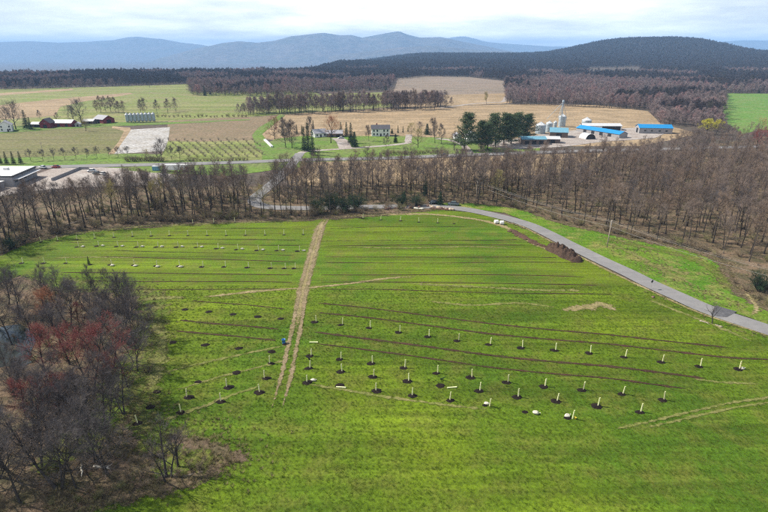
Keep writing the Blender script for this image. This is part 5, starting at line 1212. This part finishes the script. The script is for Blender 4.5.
# warehouse on the left edge
def warehouse():
    A, B = G(11.5, 176, 5.2), G(35, 166.2, 5.2); Lx = Vector((-75, 0, 0))
    o = thing('warehouse', (A.x, A.y, 0), 0, 'warehouse with flat white roof and dark eaves at the left picture edge', 'warehouse')
    P = [Vector((0, 0, 0)), B - A, B - A + Lx, Lx]
    for p in P: p.z = 0
    w = MB(); w.v = [(p.x, p.y, z) for z in (-.2, 4.6) for p in P]; w.f = [(0, 1, 5, 4), (1, 2, 6, 5), (2, 3, 7, 6), (3, 0, 4, 7), (4, 5, 6, 7)]; w.build('wall', M['greywall'], o)
    c = (P[0] + P[2]) / 2
    def big(k): return [c + (p - c) * k for p in P]
    f = MB(); Q = big(1.015); f.v = [(p.x, p.y, z) for z in (4.62, 5.15) for p in Q]; f.f = [(3, 2, 1, 0), (0, 1, 5, 4), (1, 2, 6, 5), (2, 3, 7, 6), (3, 0, 4, 7), (4, 5, 6, 7)]; f.build('fascia', M['dark'], o)
    r = MB(); Q = big(1.0); r.v = [(p.x, p.y, z) for z in (5.16, 5.3) for p in Q]; r.f = [(0, 1, 5, 4), (1, 2, 6, 5), (2, 3, 7, 6), (3, 0, 4, 7), (4, 5, 6, 7)]; ro = r.build('roof', M['white'], o)
    e = (B - A); e.z = 0; el = e.length; e.normalize(); nn = Vector((e.y, -e.x, 0)); yaw = math.atan2(e.y, e.x)
    for k in range(5):
        q = e * (el * (.12 + .19 * k)) + nn * .04; MB().box((q.x, q.y, 2.4), (2.6, .1, 1.4), yaw).build('window', M['glass'], o)
    q = e * (el * .5) + nn * 1.4; MB().box((q.x, q.y, 3.5), (el * .96, 2.8, .16), yaw).build('canopy', M['tin'], o)
    for k in range(3): MB().box((-12 - k * 14, 14, 5.8), (2.2, 1.6, 1.0)).build('roof_vent', M['tin'], ro)
    o2 = thing('annex', (A.x - 3, A.y - 6, 0), 0, 'low annex with white roof in front of the warehouse', 'building')
    MB().box((-20, 0, 1.5), (40, 8, 3.4)).build('wall', M['greywall'], o2); MB().box((-20, 0, 3.3), (40.6, 8.6, .2)).build('roof', M['white'], o2)
    for k in range(4): MB().box((-4 - k * 5, -4.03, 1.6), (1.6, .08, 1.2)).build('window', M['glass'], o2)
warehouse()
def retaining():
    a, b, c = G(52, 181), G(80, 169.5), G(89, 169.5); o = thing('retaining_wall', a, 0, 'low dark retaining wall slanting across the gravel yard', 'wall')
    for i, (p, q) in enumerate(((a, b), (b, c))):
        d = q - p; mm = (p + q) / 2 - a; MB().box((mm.x, mm.y, .6), (d.length, .45, 1.3), math.atan2(d.y, d.x)).build('wall_section', M['greywall'], o); MB().box((mm.x, mm.y, 1.31), (d.length, .6, .12), math.atan2(d.y, d.x)).build('coping', M['darkroof'], o)
retaining()
def low_wall():
    a, b = G(264.8, 140.5), G(272, 147.5); d = b - a; o = thing('white_wall', (a + b) / 2, math.atan2(d.y, d.x), 'long low white wall slanting down the lawn', 'wall')
    MB().box((0, 0, .5), (d.length, 1.6, 1.0)).build('wall_section', M['white'], o); MB().box((0, 0, 1.03), (d.length + .2, 1.8, .08)).build('coping', M['tin'], o)
low_wall()

# ------------------------------------------------------------------ garden, farm and roadside trees
yel_far = far_k[1].recolour('yellow_far', M['twig_yellow'])
T = [('round_tree', roundpink_k, 275, 139, .85, 'round red budded tree at the corner of the lawn'), ('spruce_tree', spruce_k[1], 283, 136, .95, 'narrow dark spruce right of the red budded tree'),
     ('bare_tree', far_k[0], 286, 147.5, .95, 'tall grey bare tree left on the lawn by the crossroads'), ('bare_tree', far_k[2], 292, 148, .95, 'tall grey bare tree nearest the crossroads'), ('bare_tree', roundgrey_k, 290, 142, .7, 'grey bare tree behind the crossroads pair'),
     ('spruce_tree', spruce_k[1], 297, 134, .62, 'small dark spruce, left of a pair on the stubble edge'), ('spruce_tree', spruce_k[1], 302, 134, .62, 'small dark spruce, right of a pair on the stubble edge'),
     ('spruce_tree', spruce_k[1], 304.5, 151, 1.35, 'tall dark columnar spruce, left of three at the crossroads'), ('spruce_tree', spruce_k[1], 308.5, 151.5, 1.42, 'tall dark columnar spruce, middle of three at the crossroads'), ('spruce_tree', spruce_k[1], 312.8, 155, 1.3, 'tall dark columnar spruce nearest the highway, right of three'),
     ('bare_tree', far_k[1], 309, 136, .75, 'bare tree behind the three columnar spruces'), ('spruce_tree', spruce_k[1], 313.5, 133, .8, 'dark spruce behind the pale grey roof'), ('rust_tree', rust_k, 331, 143, .98, 'round rust orange tree before the garage'),
     ('spruce_tree', spruce_k[0], 341, 135.5, .9, 'dark spruce, left one behind the white car'), ('spruce_tree', spruce_k[0], 346.5, 136, .85, 'dark spruce, right one behind the white car'), ('spruce_tree', spruce_k[0], 351, 143, 1.15, 'tall dark spruce right of the driveway'), ('spruce_tree', spruce_k[2], 354.5, 147, 1.35, 'broad dark spruce on the lawn right of the driveway'),
     ('bare_tree', far_k[1], 369, 141, .55, 'small bare tree left of the white two storey house'), ('bare_tree', far_k[0], 386, 148, .45, 'slight bare tree before the white two storey house'),
     ('spruce_tree', spruce_k[2], 392, 133.5, .6, 'round dark conifer nearest the white two storey house'), ('spruce_tree', spruce_k[1], 398, 133, .5, 'dark conifer, second from the white two storey house'), ('spruce_tree', spruce_k[1], 403, 132.5, .45, 'dark conifer, third from the white two storey house'), ('spruce_tree', spruce_k[1], 408, 131.5, .4, 'dark conifer, last of four beyond the white two storey house'),
     ('spruce_tree', spruce_k[2], 395.5, 142.5, .85, 'dark pyramidal conifer beside the lane before the house'), ('round_tree', roundyel_k, 411, 136, .55, 'yellowish round tree at the lane end'), ('round_tree', roundyel_k, 418, 147.5, .72, 'yellowish grey round tree on the lawn beside the lane'),
     ('bare_tree', roundgrey_k, 419, 132, .5, 'grey bare tree behind the yellowish ones'), ('spruce_tree', spruce_k[2], 427, 134.5, 1.25, 'thick round dark conifer at the stubble field edge'), ('bare_tree', far_k[1], 435, 143, .85, 'tall bare tree right of the round conifer'), ('bare_tree', far_k[0], 441.5, 144, .65, 'bare tree left of the farm lane'), ('bare_tree', far_k[2], 454, 150, .6, 'bare tree left of the pines by the highway'),
     ('pine_tree', pine_k[0], 464, 150.5, 1.3, 'large dark pine, leftmost of the pine group'), ('pine_tree', pine_k[1], 481, 149, 1.12, 'pine with open crown, second in the pine group'), ('pine_tree', pine_k[2], 487.5, 150.5, 1.0, 'pine nearest the highway in the pine group'), ('pine_tree', pine_k[0], 495.5, 147, 1.25, 'tall pine in the middle of the pine group'), ('pine_tree', pine_k[1], 503.5, 145, 1.3, 'broad pine right of the middle of the pine group'),
     ('pine_tree', pine_k[2], 511, 144, 1.18, 'pine behind the teal roofed barn corner'), ('pine_tree', pine_k[0], 519, 141, 1.15, 'pine next to last towards the grain bins'), ('pine_tree', pine_k[1], 527, 140, 1.22, 'rightmost pine beside the largest grain bin'),
     ('lone_tree', yel_far, 486.5, 104, .85, 'lone yellowish tree on the green patch in the stubble field'), ('willow_tree', willow_k, 707, 134, 1.0, 'bright yellow willow, left one beside the green field'), ('willow_tree', willow_k, 716, 134.5, .85, 'bright yellow willow, right one beside the green field'),
     ('round_tree', round_k[0], 16, 129, 1.4, 'broad bare tree behind the white farmhouse'), ('round_tree', round_k[1], 8, 126, 1.15, 'bare tree at the picture edge behind the farmhouse'), ('spruce_tree', spruce_k[0], 27, 128.5, 1.35, 'dark spruce right of the white farmhouse'), ('spruce_tree', spruce_k[0], 31, 129.5, .8, 'smaller dark spruce before the low brown shed'), ('spruce_tree', spruce_k[0], -1, 124, .9, 'dark spruce at the picture edge behind the farmhouse'),
     ('round_tree', roundgrey_k, 82, 124.5, 1.4, 'big grey round bare tree right of the long red barn'), ('round_tree', round_k[1], 74, 124, 1.05, 'brown round bare tree behind the end of the red barn'), ('round_tree', roundyel_k, 86, 131, .65, 'yellowish bare tree at the edge of the crop field'), ('bare_tree', far_k[0], 57, 121, .5, 'thin bare tree behind the dark roofed barn'), ('bare_tree', far_k[1], 40, 119, .5, 'thin bare tree behind the low brown shed'),
     ('spruce_tree', spruce_k[0], 1, 164, .6, 'dark cone shaped conifer at the picture edge behind the warehouse'), ('spruce_tree', spruce_k[0], 7, 164, .6, 'dark cone shaped conifer, second of four behind the warehouse'), ('spruce_tree', spruce_k[0], 14, 164, .6, 'dark cone shaped conifer, third of four behind the warehouse'), ('spruce_tree', spruce_k[0], 21, 163.5, .6, 'dark cone shaped conifer, last of four behind the warehouse'),
     ('round_tree', round_k[1], 682, 147, .8, 'broad bare round tree right of the blue roofed barn'), ('round_tree', round_k[0], 693, 150, .85, 'broad bare round tree below the willows, left one'), ('round_tree', round_k[1], 706, 149, .8, 'broad bare round tree below the willows, right one'),
     ('red_maple', roundpink_k, 755, 152, .9, 'red budded tree below the green field'), ('red_maple', roundpink_k, 765, 150, 1.0, 'red budded tree at the picture edge below the green field'), ('round_tree', roundyel_k, 760, 135, .8, 'greenish round tree at the edge of the green field'),
     ('round_tree', round_k[1], 158, 161, .62, 'dark bare tree in the hedge above the blue container'), ('round_tree', roundgrey_k, 162, 161, .8, 'tallest dark bare tree in the hedge above the blue container'), ('round_tree', roundyel_k, 147, 160, .42, 'yellowish bush like tree in the roadside hedge'), ('bare_tree', small_k[0], 172, 160, 1.15, 'bare tree right of the roadside hedge'), ('bare_tree', small_k[1], 180, 160, 1.2, 'bare tree above the white trailer')]
for nm, k, x, y, s, lab in T:
    o, _, _ = plant(nm, k, G(x, y, .15), s, lab, 'tree', None, rg)
    if 270 < x < 460 and nm in ('bare_tree', 'round_tree', 'rust_tree'): o.scale = [c_ * 1.18 for c_ in o.scale]
    if nm == 'pine_tree': o.scale = (s * 1.25, s * 1.25, s * rg.uniform(.9, 1.05))
for i, (x, y) in enumerate([(31, 161), (43, 160.5), (54, 160), (65, 159.5), (76, 159), (87, 158.5), (97, 158), (109, 157.5), (118, 157), (128, 157)]):
    plant('verge_tree', small_k[i % 2], G(x, y, .15), .95, ORD[i] + ' small bare tree from the left in the row along the highway verge', 'tree', 'row of small verge trees', rg)
for i in range(16): plant('shrub', rg.choice(shrub_k), G(127 + i * 2.4, 161.2 + rg.uniform(-.4, .2), .1), rg.uniform(1.1, 1.6), 'dark shrub in the hedge above the highway by the film covered field', 'shrub', 'hedge shrubs by the film covered field', rg)
for i in range(18): plant('shrub', rg.choice(shrub_k), G(186 + i * 3.6, 161 + rg.uniform(-.5, .2), .1), rg.uniform(.7, 1.2), 'dark shrub in the hedge between orchard and highway', 'shrub', 'hedge shrubs under the orchard', rg)
for i in range(26): plant('shrub', rg.choice(shrub_k), G(381 + i * 2.6, 155.5 - .1 * i + rg.uniform(-1.2, .3), .1), rg.uniform(1.0, 1.6), 'brown shrub in the hedge between lawn and highway', 'shrub', 'hedge shrubs below the lawn', rg)
for i in range(30): plant('shrub', rg.choice(shrub_k), G(130 + i * 4 + rg.uniform(-1, 1), 117.5 - .02 * i + rg.uniform(-.6, .4), .1), rg.uniform(.9, 1.7), 'dark shrub in the field hedge behind the silver bins', 'shrub', 'hedge shrubs behind the silver bins', rg)
orch_k = [Kind.__new__(Kind) for _ in range(3)]; M['orchard_twig'] = tree_mat('orchard_twig', (0.30, 0.26, 0.19), (0.36, 0.32, 0.24))
for k, q in zip(orch_k, shrub_k): k.trunk = q.trunk; k.crown = q.crown.copy(); k.crown.materials[0] = M['orchard_twig']
for row in range(11):
    for j in range(9):
        x = 172 + row * 8.4 + j * 2.6 - 4; y = 140 + j * 2.1
        if x > 262 or x < 166: continue
        plant('orchard_bush', orch_k[(row + j) % 3], G(x + rg.uniform(-.4, .4), y + rg.uniform(-.3, .3), .1), rg.uniform(.75, 1.05), 'low orchard bush in the diagonal rows on the ploughed field', 'bush', 'orchard bushes in diagonal rows', rg)

# ------------------------------------------------------------------ haze: the air between here and the mountains
mh = bpy.data.materials.new('haze_air'); mh.use_nodes = True; hn = mh.node_tree; hn.nodes.clear()
ho = hn.nodes.new('ShaderNodeOutputMaterial'); pv = hn.nodes.new('ShaderNodeVolumePrincipled'); hn.links.new(pv.outputs[0], ho.inputs['Volume'])
pv.inputs['Color'].default_value = (0.34, 0.60, 1.0, 1); pv.inputs['Density'].default_value = 0.000095; pv.inputs['Anisotropy'].default_value = 0.0
hz = MB().box((0, 10800, 195), (60000, 29000, 690)).build('haze', mh); tag(hz, 'pale blue haze in the air over the plain', 'haze', None, 'stuff')
